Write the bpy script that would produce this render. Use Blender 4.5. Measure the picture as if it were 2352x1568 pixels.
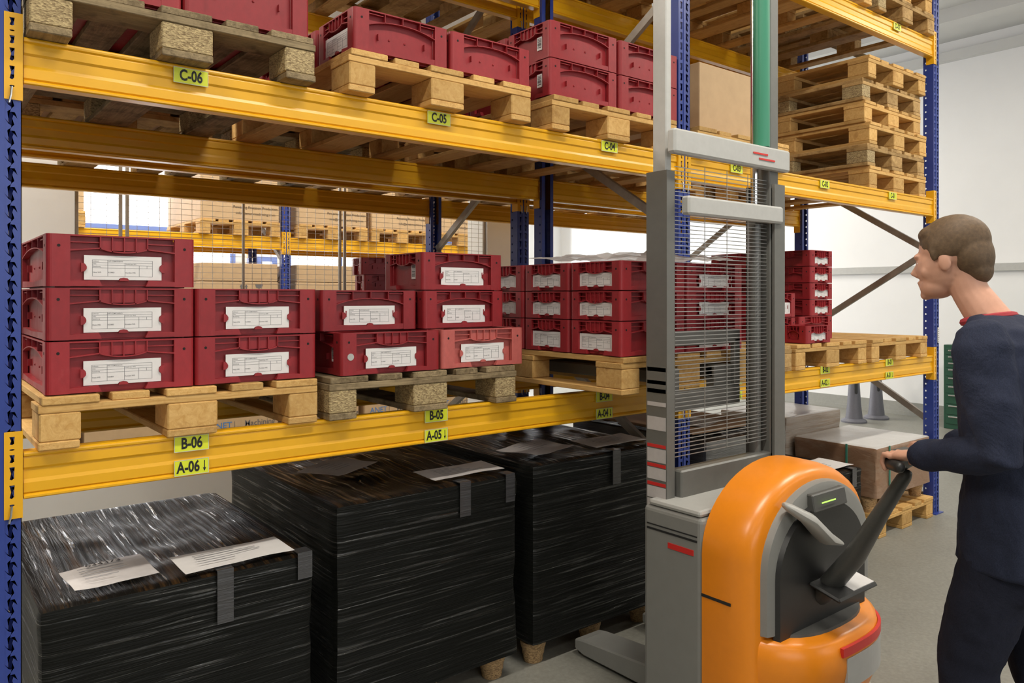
import bpy, bmesh, math, random
from mathutils import Vector, Matrix, noise
random.seed(7)
SC = bpy.context.scene
COL = SC.collection
for _o in list(bpy.data.objects): bpy.data.objects.remove(_o)
PI = math.pi

# ------------------------------------------------------------------ camera
CAMX, CAMY, CAMZ, YAW, F = -0.2033, -2.4344, 1.55, 0.6694, 1765.9
cam = bpy.data.cameras.new('camera')
cam.sensor_width = 36.0; cam.lens = 36.0*F/2352.0
cam.shift_y = -(784-681.1)/2352.0
cam.clip_start = 0.05; cam.clip_end = 60
camo = bpy.data.objects.new('camera', cam); COL.objects.link(camo)
camo.location = (CAMX, CAMY, CAMZ); camo.rotation_euler = (PI/2, 0, -YAW)
SC.camera = camo
SC.view_settings.view_transform = 'Standard'
SC.view_settings.look = 'None'
SC.view_settings.gamma = 1
SC.view_settings.use_curve_mapping = False
SC.view_settings.exposure = 0.0

# ------------------------------------------------------------------ light
W = bpy.data.worlds.new('world'); SC.world = W; W.use_nodes = True
W.node_tree.nodes['Background'].inputs[0].default_value = (0.9, 0.95, 1, 1)
W.node_tree.nodes['Background'].inputs[1].default_value = 0.25
def area(name, loc, sx, sy, power, color, rot=(0,0,0)):
    l = bpy.data.lights.new(name, 'AREA'); l.shape = 'RECTANGLE'; l.size = sx; l.size_y = sy
    l.energy = power; l.color = color
    o = bpy.data.objects.new(name, l); o.location = loc; o.rotation_euler = rot; COL.objects.link(o)
    return o
WARM = (1.0, 0.93, 0.82); DAY = (0.93, 0.96, 1.0)
# ceiling tube lights: (x, y, watts), rows run along x
LAMPS = [(-1.6,-1.9,84),(1.6,-1.9,84),(4.8,-1.9,84),(8.0,-1.9,70),
         (-1.6,-4.9,24),(1.6,-4.9,24),(4.8,-4.9,26),(8.0,-4.9,30),
         (1.0,4.2,110),(4.6,4.2,100),(8.0,4.2,70),(1.0,7.6,60),(4.6,7.6,60),(-1.5,1.9,210)]  # last lamp is added to brighten the inner wall at the left
for i,(x,y,w) in enumerate(LAMPS):
    area('tube_light_lamp', (x,y,4.49), 1.5, 0.22, w, WARM)
# daylight through the windows of the back and front walls
area('daylight_back', (1.8,8.75,3.3), 2.4, 1.6, 200, DAY, (PI/2,0,PI))
area('daylight_back', (5.6,8.75,1.6), 7.0, 1.4, 200, DAY, (PI/2,0,PI))
area('daylight_back', (8.6,8.75,2.6), 2.4, 2.4, 90, DAY, (PI/2,0,PI))
area('daylight_front', (2.5,-6.8,2.6), 9.0, 2.0, 35, DAY, (-PI/2,0,PI))

# ------------------------------------------------------------------ materials
MATS = {}
def nt(name):
    m = bpy.data.materials.new(name); m.use_nodes = True
    t = m.node_tree; b = t.nodes['Principled BSDF']
    return m, t, b
def setp(b, **k):
    for a,v in k.items():
        b.inputs[a.replace('_',' ')].default_value = v
def ramp(t, src, stops):
    r = t.nodes.new('ShaderNodeValToRGB'); el = r.color_ramp.elements
    while len(el) < len(stops): el.new(0.5)
    for e,(p,c) in zip(el, stops): e.position = p; e.color = (*c,1)
    t.links.new(src, r.inputs[0]); return r.outputs[0]
def coords(t, scale, kind='Object', rot=(0,0,0)):
    c = t.nodes.new('ShaderNodeTexCoord'); mp = t.nodes.new('ShaderNodeMapping')
    mp.inputs['Scale'].default_value = scale; mp.inputs['Rotation'].default_value = rot
    t.links.new(c.outputs[kind], mp.inputs[0]); 
    oi = t.nodes.new('ShaderNodeObjectInfo'); ml = t.nodes.new('ShaderNodeMath'); ml.operation='MULTIPLY'; ml.inputs[1].default_value = 40
    t.links.new(oi.outputs['Random'], ml.inputs[0])
    ad = t.nodes.new('ShaderNodeVectorMath'); ad.operation='ADD'
    t.links.new(mp.outputs[0], ad.inputs[0]); t.links.new(ml.outputs[0], ad.inputs[1])
    return ad.outputs[0]
def noisetex(t, vec, scale, detail=4, rough=.6, dist=0):
    n = t.nodes.new('ShaderNodeTexNoise'); n.inputs['Scale'].default_value = scale
    n.inputs['Detail'].default_value = detail; n.inputs['Roughness'].default_value = rough; n.inputs['Distortion'].default_value = dist
    t.links.new(vec, n.inputs['Vector']); return n.outputs['Fac']
def bump(t, b, h, strength, dist=0.001):
    bp = t.nodes.new('ShaderNodeBump'); bp.inputs['Strength'].default_value = strength; bp.inputs['Distance'].default_value = dist
    t.links.new(h, bp.inputs['Height']); t.links.new(bp.outputs[0], b.inputs['Normal'])
def mixc(t, fac, a, b, mode='MIX'):
    m = t.nodes.new('ShaderNodeMix'); m.data_type='RGBA'; m.blend_type = mode
    if isinstance(fac,(int,float)): m.inputs[0].default_value = fac
    else: t.links.new(fac, m.inputs[0])
    for i,v in ((6,a),(7,b)):
        if isinstance(v, tuple): m.inputs[i].default_value = (*v,1)
        else: t.links.new(v, m.inputs[i])
    return m.outputs[2]
def objvar(t, col, lo=.85, hi=1.12):
    oi = t.nodes.new('ShaderNodeObjectInfo'); mr = t.nodes.new('ShaderNodeMapRange')
    mr.inputs['To Min'].default_value = lo; mr.inputs['To Max'].default_value = hi
    t.links.new(oi.outputs['Random'], mr.inputs['Value'])
    vm = t.nodes.new('ShaderNodeVectorMath'); vm.operation='SCALE'
    t.links.new(col, vm.inputs[0]); t.links.new(mr.outputs[0], vm.inputs['Scale'])
    return vm.outputs[0]
def plain(name, c, rough=.5, metal=0, var=0.0, bmp=0, scale=30, spec=.5):
    m,t,b = nt(name); setp(b, Roughness=rough, Metallic=metal)
    b.inputs['Specular IOR Level'].default_value = spec
    v = coords(t,(1,1,1)); n = noisetex(t, v, scale)
    c2 = tuple(max(0,x*(1-var)) for x in c); c3 = tuple(min(1,x*(1+var)) for x in c)
    t.links.new(ramp(t, n, [(.3,c2),(.7,c3)]), b.inputs['Base Color'])
    if bmp: bump(t, b, n, bmp)
    MATS[name] = m; return m
def wood(name, ca, cb, cdirt, axis, dirt=.45, rough=.75):
    m,t,b = nt(name); setp(b, Roughness=rough); b.inputs['Specular IOR Level'].default_value=.25
    sc = {'x':(3,40,60),'y':(40,3,60),'n':(22,22,22)}[axis]
    v = coords(t, sc); n = noisetex(t, v, 1.6, 6, .65, 1.2)
    v2 = coords(t, (6,6,6)); n2 = noisetex(t, v2, 2.0, 5, .7)
    c = ramp(t, n, [(.3,cb),(.62,ca)])
    d = ramp(t, n2, [(dirt,(1,1,1)),(dirt+.28,cdirt)])
    c = mixc(t, 1.0, c, d, 'MULTIPLY')
    t.links.new(objvar(t, c, .8, 1.15), b.inputs['Base Color'])
    bump(t, b, n, .5, .002); MATS[name]=m; return m
NEW=((.66,.415,.155),(.52,.29,.085),(.62,.52,.42)); MID=((.52,.34,.145),(.38,.235,.09),(.45,.38,.30)); OLD=((.33,.25,.14),(.17,.125,.07),(.32,.29,.26))
for nm,(a,b_,c_) in (('new',NEW),('mid',MID),('old',OLD)):
    for ax in 'xyn': wood('wood_%s_%s'%(nm,ax), a, b_, c_, ax, .52 if nm=='new' else .45)
def chip(name, ca, cb):
    m,t,b = nt(name); setp(b, Roughness=.8)
    v = coords(t,(1,1,1)); vo = t.nodes.new('ShaderNodeTexVoronoi'); vo.inputs['Scale'].default_value=140
    mp = t.nodes.new('ShaderNodeMapping'); mp.inputs['Scale'].default_value=(1,1,2.2); t.links.new(v,mp.inputs[0]); t.links.new(mp.outputs[0], vo.inputs['Vector'])
    t.links.new(ramp(t, vo.outputs['Color'], [(.15,cb),(.6,ca),(.9,tuple(x*1.25 for x in ca))]), b.inputs['Base Color'])
    bump(t,b,vo.outputs['Distance'],.6,.003); MATS[name]=m
chip('chipboard', (.42,.32,.16), (.22,.15,.07)); chip('presswood', (.50,.33,.16), (.25,.15,.07))
def crate_mat(name, c, worn):
    m,t,b = nt(name); setp(b, Roughness=.42); b.inputs['Specular IOR Level'].default_value=.45
    v = coords(t,(1,1,.55)); n = noisetex(t, v, 9, 7, .72); n2 = noisetex(t, v, 60, 4, .7)
    base = ramp(t, n2, [(.3,tuple(x*.88 for x in c)),(.7,tuple(min(1,x*1.08) for x in c))])
    w = ramp(t, n, [(.60,(0,0,0)),(.72,(worn,worn,worn))])
    col = mixc(t, w, base, tuple(min(1,x*1.2+.08) for x in c))
    t.links.new(objvar(t,col,.86,1.1), b.inputs['Base Color'])
    t.links.new(ramp(t,n,[(.3,(.36,)*3),(.75,(.6,)*3)]), b.inputs['Roughness'])
    bump(t,b,n2,.12,.001); MATS[name]=m
crate_mat('crate_red', (.285,.0165,.022), .22); crate_mat('crate_faded', (.50,.115,.10), .5)
plain('crate_hole', (.01,.004,.004), .8)
plain('rack_yellow', (.80,.415,.010), .33, 0, .03, .03, 14)
plain('rack_blue', (.026,.052,.27), .34, 0, .05, .03, 20)
plain('galvanised', (.36,.33,.29), .42, .6, .12, .05, 18)
plain('pin_steel', (.55,.56,.55), .3, .9, .05)
plain('label_yellow', (.72,.78,.03), .45, 0, .02)
plain('label_edge', (.55,.56,.5), .5)
plain('ink', (.012,.012,.012), .6)
plain('ink_grey', (.22,.22,.23), .7)
plain('paper', (.74,.72,.71), .65, 0, .03)
plain('paper_dull', (.52,.49,.48), .45, 0, .06)
plain('concrete_white', (.80,.80,.785), .85, 0, .015, .05, 6)
plain('wall_paint', (.82,.82,.81), .8, 0, .01, .04, 4)
plain('ceiling_paint', (.60,.60,.58), .85, 0, .02, .03, 3)
plain('wall_dimmed', (.20,.20,.19), .8, 0, .02)  # for the unseen left and front walls, darkened to cut bounced light
plain('skirting_grey', (.30,.30,.27), .6, 0, .05)
plain('window_blue', (.16,.25,.62), .4)
plain('wire', (.48,.48,.47), .35, .7, .02)
plain('cone_grey', (.14,.14,.165), .45, 0, .05, .05, 60)
plain('cabinet_green', (.018,.075,.045), .35, 0, .04)
plain('chrome', (.7,.7,.7), .2, 1)
plain('carton', (.53,.365,.205), .75, 0, .05, .04, 12)
plain('carton_dark', (.33,.20,.11), .75, 0, .08, .04, 12)
plain('carton_ink', (.10,.07,.045), .8)
plain('logo_blue', (.07,.22,.52), .6)
plain('logo_grey', (.14,.13,.13), .6)
plain('strap_green', (.05,.22,.16), .4)
plain('truck_grey', (.235,.235,.22), .42, 0, .03, .02, 20)
plain('truck_light', (.42,.42,.40), .4, 0, .03)
plain('mast_grey', (.15,.15,.138), .4, .1, .05, .03, 30)
plain('mast_light', (.46,.46,.44), .4, 0, .04)
plain('truck_orange', (.84,.26,.012), .3, 0, .02)
plain('truck_black', (.022,.022,.022), .42, 0, .1, .05, 120)
plain('truck_dark', (.075,.075,.07), .45, 0, .06, .04, 90)
plain('signal_red', (.62,.03,.025), .4)
plain('hose_green', (.04,.24,.14), .4)
plain('skin', (.60,.32,.22), .5, 0, .06)
plain('hair', (.115,.07,.035), .65, 0, .25, .4, 90)
def cloth(name,c):
    m,t,b = nt(name); setp(b, Roughness=.85); b.inputs['Specular IOR Level'].default_value=.2
    v=coords(t,(1,1,1)); n=noisetex(t,v,7,5,.6,.6); n2=noisetex(t,v,400,2)
    t.links.new(ramp(t,n2,[(.3,tuple(x*.75 for x in c)),(.7,tuple(x*1.3 for x in c))]), b.inputs['Base Color'])
    bump(t,b,n,.6,.02); MATS[name]=m
cloth('cloth_navy',(.022,.027,.05)); cloth('cloth_trousers',(.016,.018,.032)); plain('shoe_black',(.015,.015,.015),.4); plain('shirt_red',(.35,.03,.04),.8)
plain('eye_white',(.8,.8,.78),.3)
def film(name, base, rough, scale, strength, rot=(0,0,0), brown=None, coat=.15, spec=.4, dist=.012, low=1.0, streak=None):
    m,t,b = nt(name); setp(b, Roughness=rough); b.inputs['Specular IOR Level'].default_value=spec
    v = coords(t, scale, rot=rot); n = noisetex(t, v, 1.0, 5, .62, .8)
    v2 = coords(t, tuple(x*.13 for x in scale), rot=rot); n2 = noisetex(t, v2, 1.0, 3, .5)
    ad = t.nodes.new('ShaderNodeMath'); ad.operation='ADD'; t.links.new(n,ad.inputs[0]); lm=t.nodes.new('ShaderNodeMath'); lm.operation='MULTIPLY'; lm.inputs[1].default_value=low; t.links.new(n2,lm.inputs[0]); t.links.new(lm.outputs[0],ad.inputs[1])
    if brown:
        n3 = noisetex(t, coords(t,tuple(x*.5 for x in scale),rot=rot), 1.0, 4, .7)
        t.links.new(ramp(t,n3,[(.48,base),(.62,brown)]), b.inputs['Base Color'])
    else: b.inputs['Base Color'].default_value=(*base,1)
    b.inputs['Coat Weight'].default_value=coat; b.inputs['Coat Roughness'].default_value=rough*.6
    bump(t,b,ad.outputs[0],strength,dist)
    if streak:
        v3=coords(t,tuple(x*q for x,q in zip(scale,(1.35,1.35,1.35))),rot=rot); n4=noisetex(t,v3,1.0,3,.55,.5)
        lo,hi,a,c=streak
        t.links.new(ramp(t,n4,[(lo,(a,)*3),(hi,(c,)*3)]),b.inputs['Specular IOR Level'])
        t.links.new(ramp(t,n4,[(lo,(.35,)*3),(hi,(.10,)*3)]),b.inputs['Roughness'])
    MATS[name]=m
film('film_black_side',(.008,.0085,.0075),.22,(1.6,1.6,75),.8,(0.02,-.09,0),coat=.0,dist=.009,low=.5,streak=(.56,.66,.10,1.0))
film('film_black_top',(.008,.007,.006),.13,(62,2.6,4),1.0,(0,0,.12),(.05,.026,.010),coat=.0,dist=.006,low=.2,streak=(.60,.68,.03,.9))
film('film_black_top_b',(.008,.0075,.007),.14,(55,2.4,4),1.0,(0,0,-.12),(.035,.019,.009),coat=.0,dist=.006,low=.2,streak=(.55,.64,.05,1.0))
film('film_white_side',(.44,.38,.32),.25,(3,3,55),.5,(0,.06,0),(.36,.28,.21))
film('film_white_top',(.62,.61,.59),.28,(14,30,8),.4,(0,0,.5))
film('film_clear_brown',(.26,.15,.09),.25,(6,6,14),.5,(0,.8,0),(.32,.21,.14))
film('film_grey_wrap',(.10,.10,.095),.18,(5,5,50),.8)
film('film_tape',(.045,.045,.048),.2,(3,3,70),.5,coat=.6)
def sheet_mat():
    m,t,b=nt('sheet_film'); setp(b,Roughness=.3); b.inputs['Base Color'].default_value=(.8,.8,.8,1)
    tr=t.nodes.new('ShaderNodeBsdfTranslucent'); tr.inputs[0].default_value=(.85,.85,.84,1); tp_=t.nodes.new('ShaderNodeBsdfTransparent'); mx=t.nodes.new('ShaderNodeMixShader'); mx2=t.nodes.new('ShaderNodeMixShader')
    mx.inputs[0].default_value=.55; mx2.inputs[0].default_value=.35
    t.links.new(b.outputs[0],mx.inputs[1]); t.links.new(tr.outputs[0],mx.inputs[2]); t.links.new(mx.outputs[0],mx2.inputs[1]); t.links.new(tp_.outputs[0],mx2.inputs[2])
    t.links.new(mx2.outputs[0],t.nodes['Material Output'].inputs[0]); MATS['sheet_film']=m
sheet_mat()
def emis(name,c,s):
    m,t,b=nt(name); b.inputs['Base Color'].default_value=(*c,1); b.inputs['Emission Color'].default_value=(*c,1); b.inputs['Emission Strength'].default_value=s; MATS[name]=m
emis('window_day',(.95,.98,1.0),1.6); emis('tube_glow',(1,.96,.88),6); emis('display_green',(.5,.9,.15),.8)
def floor_mat():
    m,t,b = nt('floor_concrete'); v=coords(t,(1,1,1)); n=noisetex(t,v,1.3,8,.7,.4); n2=noisetex(t,v,55,4,.7)
    c=ramp(t,n,[(.3,(.20,.195,.165)),(.55,(.255,.25,.215)),(.8,(.30,.295,.26))])
    c=mixc(t,.35,c,ramp(t,n2,[(.35,(.16,.155,.135)),(.7,(.34,.335,.30))]))
    t.links.new(c,b.inputs['Base Color']); t.links.new(ramp(t,n,[(.3,(.38,)*3),(.7,(.58,)*3)]),b.inputs['Roughness'])
    bump(t,b,n2,.15,.001); MATS['floor_concrete']=m
floor_mat()

# ------------------------------------------------------------------ mesh helpers
class MB:
    def __init__(s): s.v=[]; s.f=[]; s.m=[]; s.mi=0; s.M=None
    def add(s, vs, fs):
        o=len(s.v)
        for p in vs:
            p=Vector(p)
            s.v.append(s.M@p if s.M is not None else p)
        for f in fs: s.f.append([i+o for i in f]); s.m.append(s.mi)
    def box(s,x0,x1,y0,y1,z0,z1):
        s.hexa([(x0,y0,z0),(x1,y0,z0),(x1,y1,z0),(x0,y1,z0),(x0,y0,z1),(x1,y0,z1),(x1,y1,z1),(x0,y1,z1)])
    def hexa(s,p): s.add(p,[(0,3,2,1),(4,5,6,7),(0,1,5,4),(1,2,6,5),(2,3,7,6),(3,0,4,7)])
    def prism(s,poly,fn,a,b):   # poly of 2d points, fn(p,q,h)->xyz, heights a..b
        n=len(poly); vs=[fn(p,q,a) for p,q in poly]+[fn(p,q,b) for p,q in poly]
        fs=[tuple(range(n-1,-1,-1)),tuple(range(n,2*n))]+[(i,(i+1)%n,n+(i+1)%n,n+i) for i in range(n)]
        s.add(vs,fs)
    def rings(s,rs,caps=True):  # list of equal-length point rings
        n=len(rs[0]); vs=[p for r in rs for p in r]; fs=[]
        for k in range(len(rs)-1):
            for i in range(n):
                j=(i+1)%n; fs.append((k*n+i,k*n+j,(k+1)*n+j,(k+1)*n+i))
        if caps: fs.append(tuple(range(n-1,-1,-1))); fs.append(tuple(range((len(rs)-1)*n,len(rs)*n)))
        s.add(vs,fs)
    def tube(s,pts,rad,n=10,round_ends=False,flat=1.0):
        pts=[Vector(p) for p in pts]
        if not isinstance(rad,(list,tuple)): rad=[rad]*len(pts)
        P=[];R=[];
        if round_ends:
            d=(pts[1]-pts[0]).normalized(); r=rad[0]
            P+=[pts[0]-d*r*.95,pts[0]-d*r*.7]; R+=[r*.3,r*.72]
        P+=pts; R+=list(rad)
        if round_ends:
            d=(pts[-1]-pts[-2]).normalized(); r=rad[-1]
            P+=[pts[-1]+d*r*.7,pts[-1]+d*r*.95]; R+=[r*.72,r*.3]
        rs=[]; up=None
        for i,p in enumerate(P):
            d=(P[min(i+1,len(P)-1)]-P[max(i-1,0)]).normalized()
            if up is None:
                up=Vector((0,0,1)) if abs(d.z)<.9 else Vector((0,1,0))
            u=(up-d*up.dot(d))
            if u.length<1e-4: u=Vector((1,0,0))-d*d.x
            u.normalize(); w=d.cross(u); up=u
            rs.append([p+(u*math.cos(2*PI*k/n)*flat+w*math.sin(2*PI*k/n))*R[i] for k in range(n)])
        s.rings(rs)
    def bar(s,a,b,w,h,up=(0,0,1)):
        a=Vector(a);b=Vector(b);d=(b-a).normalized();u=Vector(up);u=(u-d*u.dot(d)).normalized();r=d.cross(u)
        q=[r*w/2*i+u*h/2*j for i,j in ((-1,-1),(1,-1),(1,1),(-1,1))]
        s.hexa([a+x for x in q]+[b+x for x in q])
    def ell(s,c,r,rot=None,n=16,m=10):
        c=Vector(c); rs=[]
        for k in range(1,m):
            ph=PI*k/m; ring=[]
            for i in range(n):
                th=2*PI*i/n
                p=Vector((r[0]*math.sin(ph)*math.cos(th), r[1]*math.sin(ph)*math.sin(th), -r[2]*math.cos(ph)))
                if rot is not None: p=rot@p
                ring.append(c+p)
            rs.append(ring)
        s.rings(rs)
    def build(s,name,mat,parent=None,smooth=False,bevel=0,loc=None,segs=1):
        me=bpy.data.meshes.new(name); me.from_pydata([tuple(p) for p in s.v],[],s.f)
        ml=mat if isinstance(mat,(list,tuple)) else [mat]
        for x in ml: me.materials.append(MATS[x])
        for p,i in zip(me.polygons,s.m): p.material_index=i
        bm=bmesh.new(); bm.from_mesh(me); bmesh.ops.recalc_face_normals(bm,faces=bm.faces)
        if bevel:
            es=[e for e in bm.edges if len(e.link_faces)==2 and e.calc_face_angle(0)>.5]
            bmesh.ops.bevel(bm,geom=es,offset=bevel,segments=segs,affect='EDGES',profile=.5,clamp_overlap=True)
        bm.to_mesh(me); bm.free()
        if smooth:
            for p in me.polygons: p.use_smooth=True
            try: me.set_sharp_from_angle(angle=.7)
            except Exception: pass
        o=bpy.data.objects.new(name,me); COL.objects.link(o)
        if loc: o.location=loc
        if parent: o.parent=parent
        return o
def tag(o,label=None,cat=None,group=None,kind=None):
    if label: o['label']=label
    if cat: o['category']=cat
    if group: o['group']=group
    if kind: o['kind']=kind
    return o
def empty(name,loc=(0,0,0),rz=0,label=None,cat=None,group=None):
    o=bpy.data.objects.new(name,None); COL.objects.link(o); o.location=loc; o.rotation_euler=(0,0,rz); o.empty_display_size=.05
    return tag(o,label,cat,group)
KIDS={}
def kids(o): return [c for c in bpy.data.objects if c.parent==o]
def copy_tree(o,parent=None):
    c=o.copy(); COL.objects.link(c); c.parent=parent
    for ch in TREE.get(o.name,[]): copy_tree(ch,c)
    return c
TREE={}
def register(root):
    ks=[c for c in bpy.data.objects if c.parent==root]; TREE[root.name]=ks
    for k in ks: register(k)
class Kind:
    def __init__(s,fn): s.fn=fn; s.root=None
    def place(s,loc,rz,label,cat,group=None):
        if s.root is None:
            r=s.fn(); register(r); s.root=r
        else:
            r=copy_tree(s.root)
        r.location=loc; r.rotation_euler=(0,0,rz)
        r['label']=label; r['category']=cat
        if group: r['group']=group
        elif 'group' in r: del r['group']
        return r
TXT={}
def textmesh(s,size,bold=0.0,xs=1.0):
    key=(s,size,bold,xs)
    if key in TXT: return TXT[key]
    c=bpy.data.curves.new('t','FONT'); c.body=s; c.size=size; c.offset=bold; c.align_x='CENTER'; c.align_y='CENTER'; c.resolution_u=3
    o=bpy.data.objects.new('t',c); COL.objects.link(o); bpy.context.view_layer.update()
    dg=bpy.context.evaluated_depsgraph_get(); me=bpy.data.meshes.new_from_object(o.evaluated_get(dg))
    me.transform(Matrix.Diagonal((xs,1,1,1)))
    bpy.data.objects.remove(o); TXT[key]=me; return me
def text(s,size,mat,parent,loc,rot,name='lettering',bold=0.0,xs=1.0):
    me=textmesh(s,size,bold,xs).copy(); me.name=name; me.materials.clear(); me.materials.append(MATS[mat])
    o=bpy.data.objects.new(name,me); COL.objects.link(o); o.parent=parent; o.location=loc; o.rotation_euler=rot
    return o
FRONT=(PI/2,0,0); LEFT=(PI/2,0,-PI/2); TOP=(0,0,0)

# ------------------------------------------------------------------ setting
XR,YB,XL,YF,ZC=10.1,9.0,-6.0,-7.2,4.75
def struct(name,mb,mat,**k): return tag(mb.build(name,mat,**k),kind='structure')
m=MB(); m.box(XL,XR,YF,YB,-.1,0); struct('floor',m,'floor_concrete')
m=MB(); m.box(XL,XR,YF,YB,ZC,ZC+.1)
x=8.98
while x>XL: m.box(x-.1,x+.1,YF,YB,4.6,ZC); x-=1.22
struct('ceiling',m,'ceiling_paint')
m=MB(); m.box(XR,XR+.15,YF,YB,0,ZC); struct('wall_right',m,'wall_paint')
m=MB(); m.box(XL,XR,YB,YB+.15,0,ZC); struct('wall_back',m,'wall_paint')
m=MB(); m.box(XL-.15,XL,YF,YB,0,ZC); struct('wall_left',m,'wall_dimmed')
m=MB(); m.box(XL,XR,YF-.15,YF,0,ZC); struct('wall_front',m,'wall_dimmed')
m=MB(); m.box(XR-.012,XR,YF,YB,0,.17); m.box(XR-.03,XR,YF,YB,.0,.05); struct('baseboard_right',m,'skirting_grey')
m=MB(); m.box(XR-.05,XR,YF,YB,1.86,1.95); struct('trim_1',m,'mast_light')
m=MB(); m.box(XR-.10,XR,YF,YB,4.49,4.6); struct('trim_2',m,'ceiling_paint')
# inner wall with an opening hung with wire mesh
m=MB(); m.box(XL,.63,3.0,3.16,0,ZC); struct('wall_inner_left',m,'concrete_white')
m=MB(); m.box(3.82,4.13,3.0,3.3,0,ZC); struct('wall_inner_right',m,'concrete_white')
m=MB(); m.box(.63,3.82,3.0,3.14,0,.45); m.box(.63,3.82,3.02,3.14,3.4,ZC); struct('wall_inner_sill',m,'concrete_white')
def window(name,x0,x1,z0,z1,mull=()):
    e=empty(name,((x0+x1)/2,YB,z0)); tag(e,kind='structure')
    w=(x1-x0)/2; h=z1-z0; m=MB(); t=.07
    m.box(-w,w,-.06,0,0,t); m.box(-w,w,-.06,0,h-t,h); m.box(-w,-w+t,-.06,0,t,h-t); m.box(w-t,w,-.06,0,t,h-t)
    for q in mull: m.box(q-.03,q+.03,-.055,0,t,h-t)
    m.build('window_frame','window_blue',e,bevel=.004)
    m=MB(); m.box(-w+t,w-t,-.02,-.012,t,h-t); m.build('window_pane','window_day',e)
window('window_1',.8,3.0,2.45,4.2); window('window_2',2.3,3.62,.9,2.25); window('window_3',3.95,4.25,.9,2.15); window('window_4',4.4,8.0,.9,2.25,(-.9,.3,1.2)); window('window_5',3.9,8.0,2.5,4.2,(-.9,.3,1.2))
# front wall windows behind the camera
for i,x0 in enumerate((-2.,2.6)):
    e=empty('window_%d'%(6+i),(x0+2,YF,1.6),PI); tag(e,kind='structure')
    m=MB(); m.box(-2.1,2.1,-.06,0,0,.07); m.box(-2.1,2.1,-.06,0,2.0,2.07); m.box(-2.1,-2.03,-.06,0,0,2.07); m.box(2.03,2.1,-.06,0,0,2.07); m.box(-.03,.03,-.06,0,0,2.07); m.build('window_frame','window_blue',e)
    m=MB(); m.box(-2.03,2.03,-.02,-.01,.07,2.0); m.build('window_pane','window_day',e)
# strip lights
def strip():
    r=empty('ceiling_light'); m=MB(); m.box(-.78,.78,-.12,.12,.02,.11); m.build('housing','truck_light',r,bevel=.01)
    for y in (-.06,.06):
        m=MB(); m.tube([(-.75,y,.012),(.75,y,.012)],.013,10); m.build('tube','tube_glow',r,smooth=True)
    return r
kl=Kind(strip)
rows={-1.9:'over the aisle with the lift truck',-4.9:'above the open floor by the front windows',4.2:'behind the pallet racks',7.6:'along the back windows',1.9:'added to brighten the inner wall left of the racks'}
for x,y,w in LAMPS: kl.place((x,y,4.49),0,'twin tube ceiling light %s'%rows[y],'ceiling light',group='ceiling lights '+rows[y])

# ------------------------------------------------------------------ pallet rack
ZT={'B':1.133,'C':2.250,'D':3.385}; BH=.128; PH=4.45
HOLE=[(.25,.18),(.5,.12),(.72,.22),(.72,.5),(.78,.85),(.5,.85),(.22,.85),(.4,.5)]
def holed_strip(mb,P,u0,u1,v0,v1,pitch,hole,thick):
    """strip with a hole per cell; P(u,v,d) -> xyz"""
    n=max(1,int(round((v1-v0)/pitch))); ch=(v1-v0)/n
    R=[(0,0),(.5,0),(1,0),(1,.5),(1,1),(.5,1),(0,1),(0,.5)]
    for k in range(n):
        o=v0+k*ch
        rp=[(u0+(u1-u0)*a,o+ch*b) for a,b in R]; hp=[(u0+(u1-u0)*a,o+ch*b) for a,b in hole]
        vs=[P(a,b,0) for a,b in rp]+[P(a,b,0) for a,b in hp]+[P(a,b,thick) for a,b in rp]+[P(a,b,thick) for a,b in hp]
        fs=[]
        for i in range(8):
            j=(i+1)%8; fs+= [(i,j,8+j,8+i),(16+i,24+i,24+j,16+j),(8+i,8+j,24+j,24+i)]
        mb.add(vs,fs)
ROUND=[(.5+.5*.62*math.cos(a)*0.9,.5+.5*.26*math.sin(a)) for a in [math.radians(q) for q in (225,270,315,0,45,90,135,180)]]
def post_mesh():
    m=MB()
    Pf=lambda u,v,d:(u,d,v)
    for a,b in ((-.045,-.036),(-.006,.006),(.036,.045)): m.box(a,b,0,.002,0,PH)
    holed_strip(m,Pf,-.036,-.006,0,PH,.05,HOLE,.002)
    holed_strip(m,Pf,.006,.036,0,PH,.05,[(1-a,b) for a,b in HOLE][::-1][-1:]+[(1-a,b) for a,b in HOLE][::-1][:-1],.002)
    for s in (-1,1):
        x=s*.045
        m.box(min(x,x-s*.002),max(x,x-s*.002),0,.042,0,PH)
        holed_strip(m,lambda u,v,d:(x-s*d,u,v),.042,.064,0,PH,.05,ROUND,.002)
        m.box(min(x,x-s*.002),max(x,x-s*.002),.064,.07,0,PH)
        m.box(min(x,x-s*.024),max(x,x-s*.024),.068,.07,0,PH)
    m.box(-.007,.007,-.0022,.001,0,PH)
    return m
_post=[None]
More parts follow.
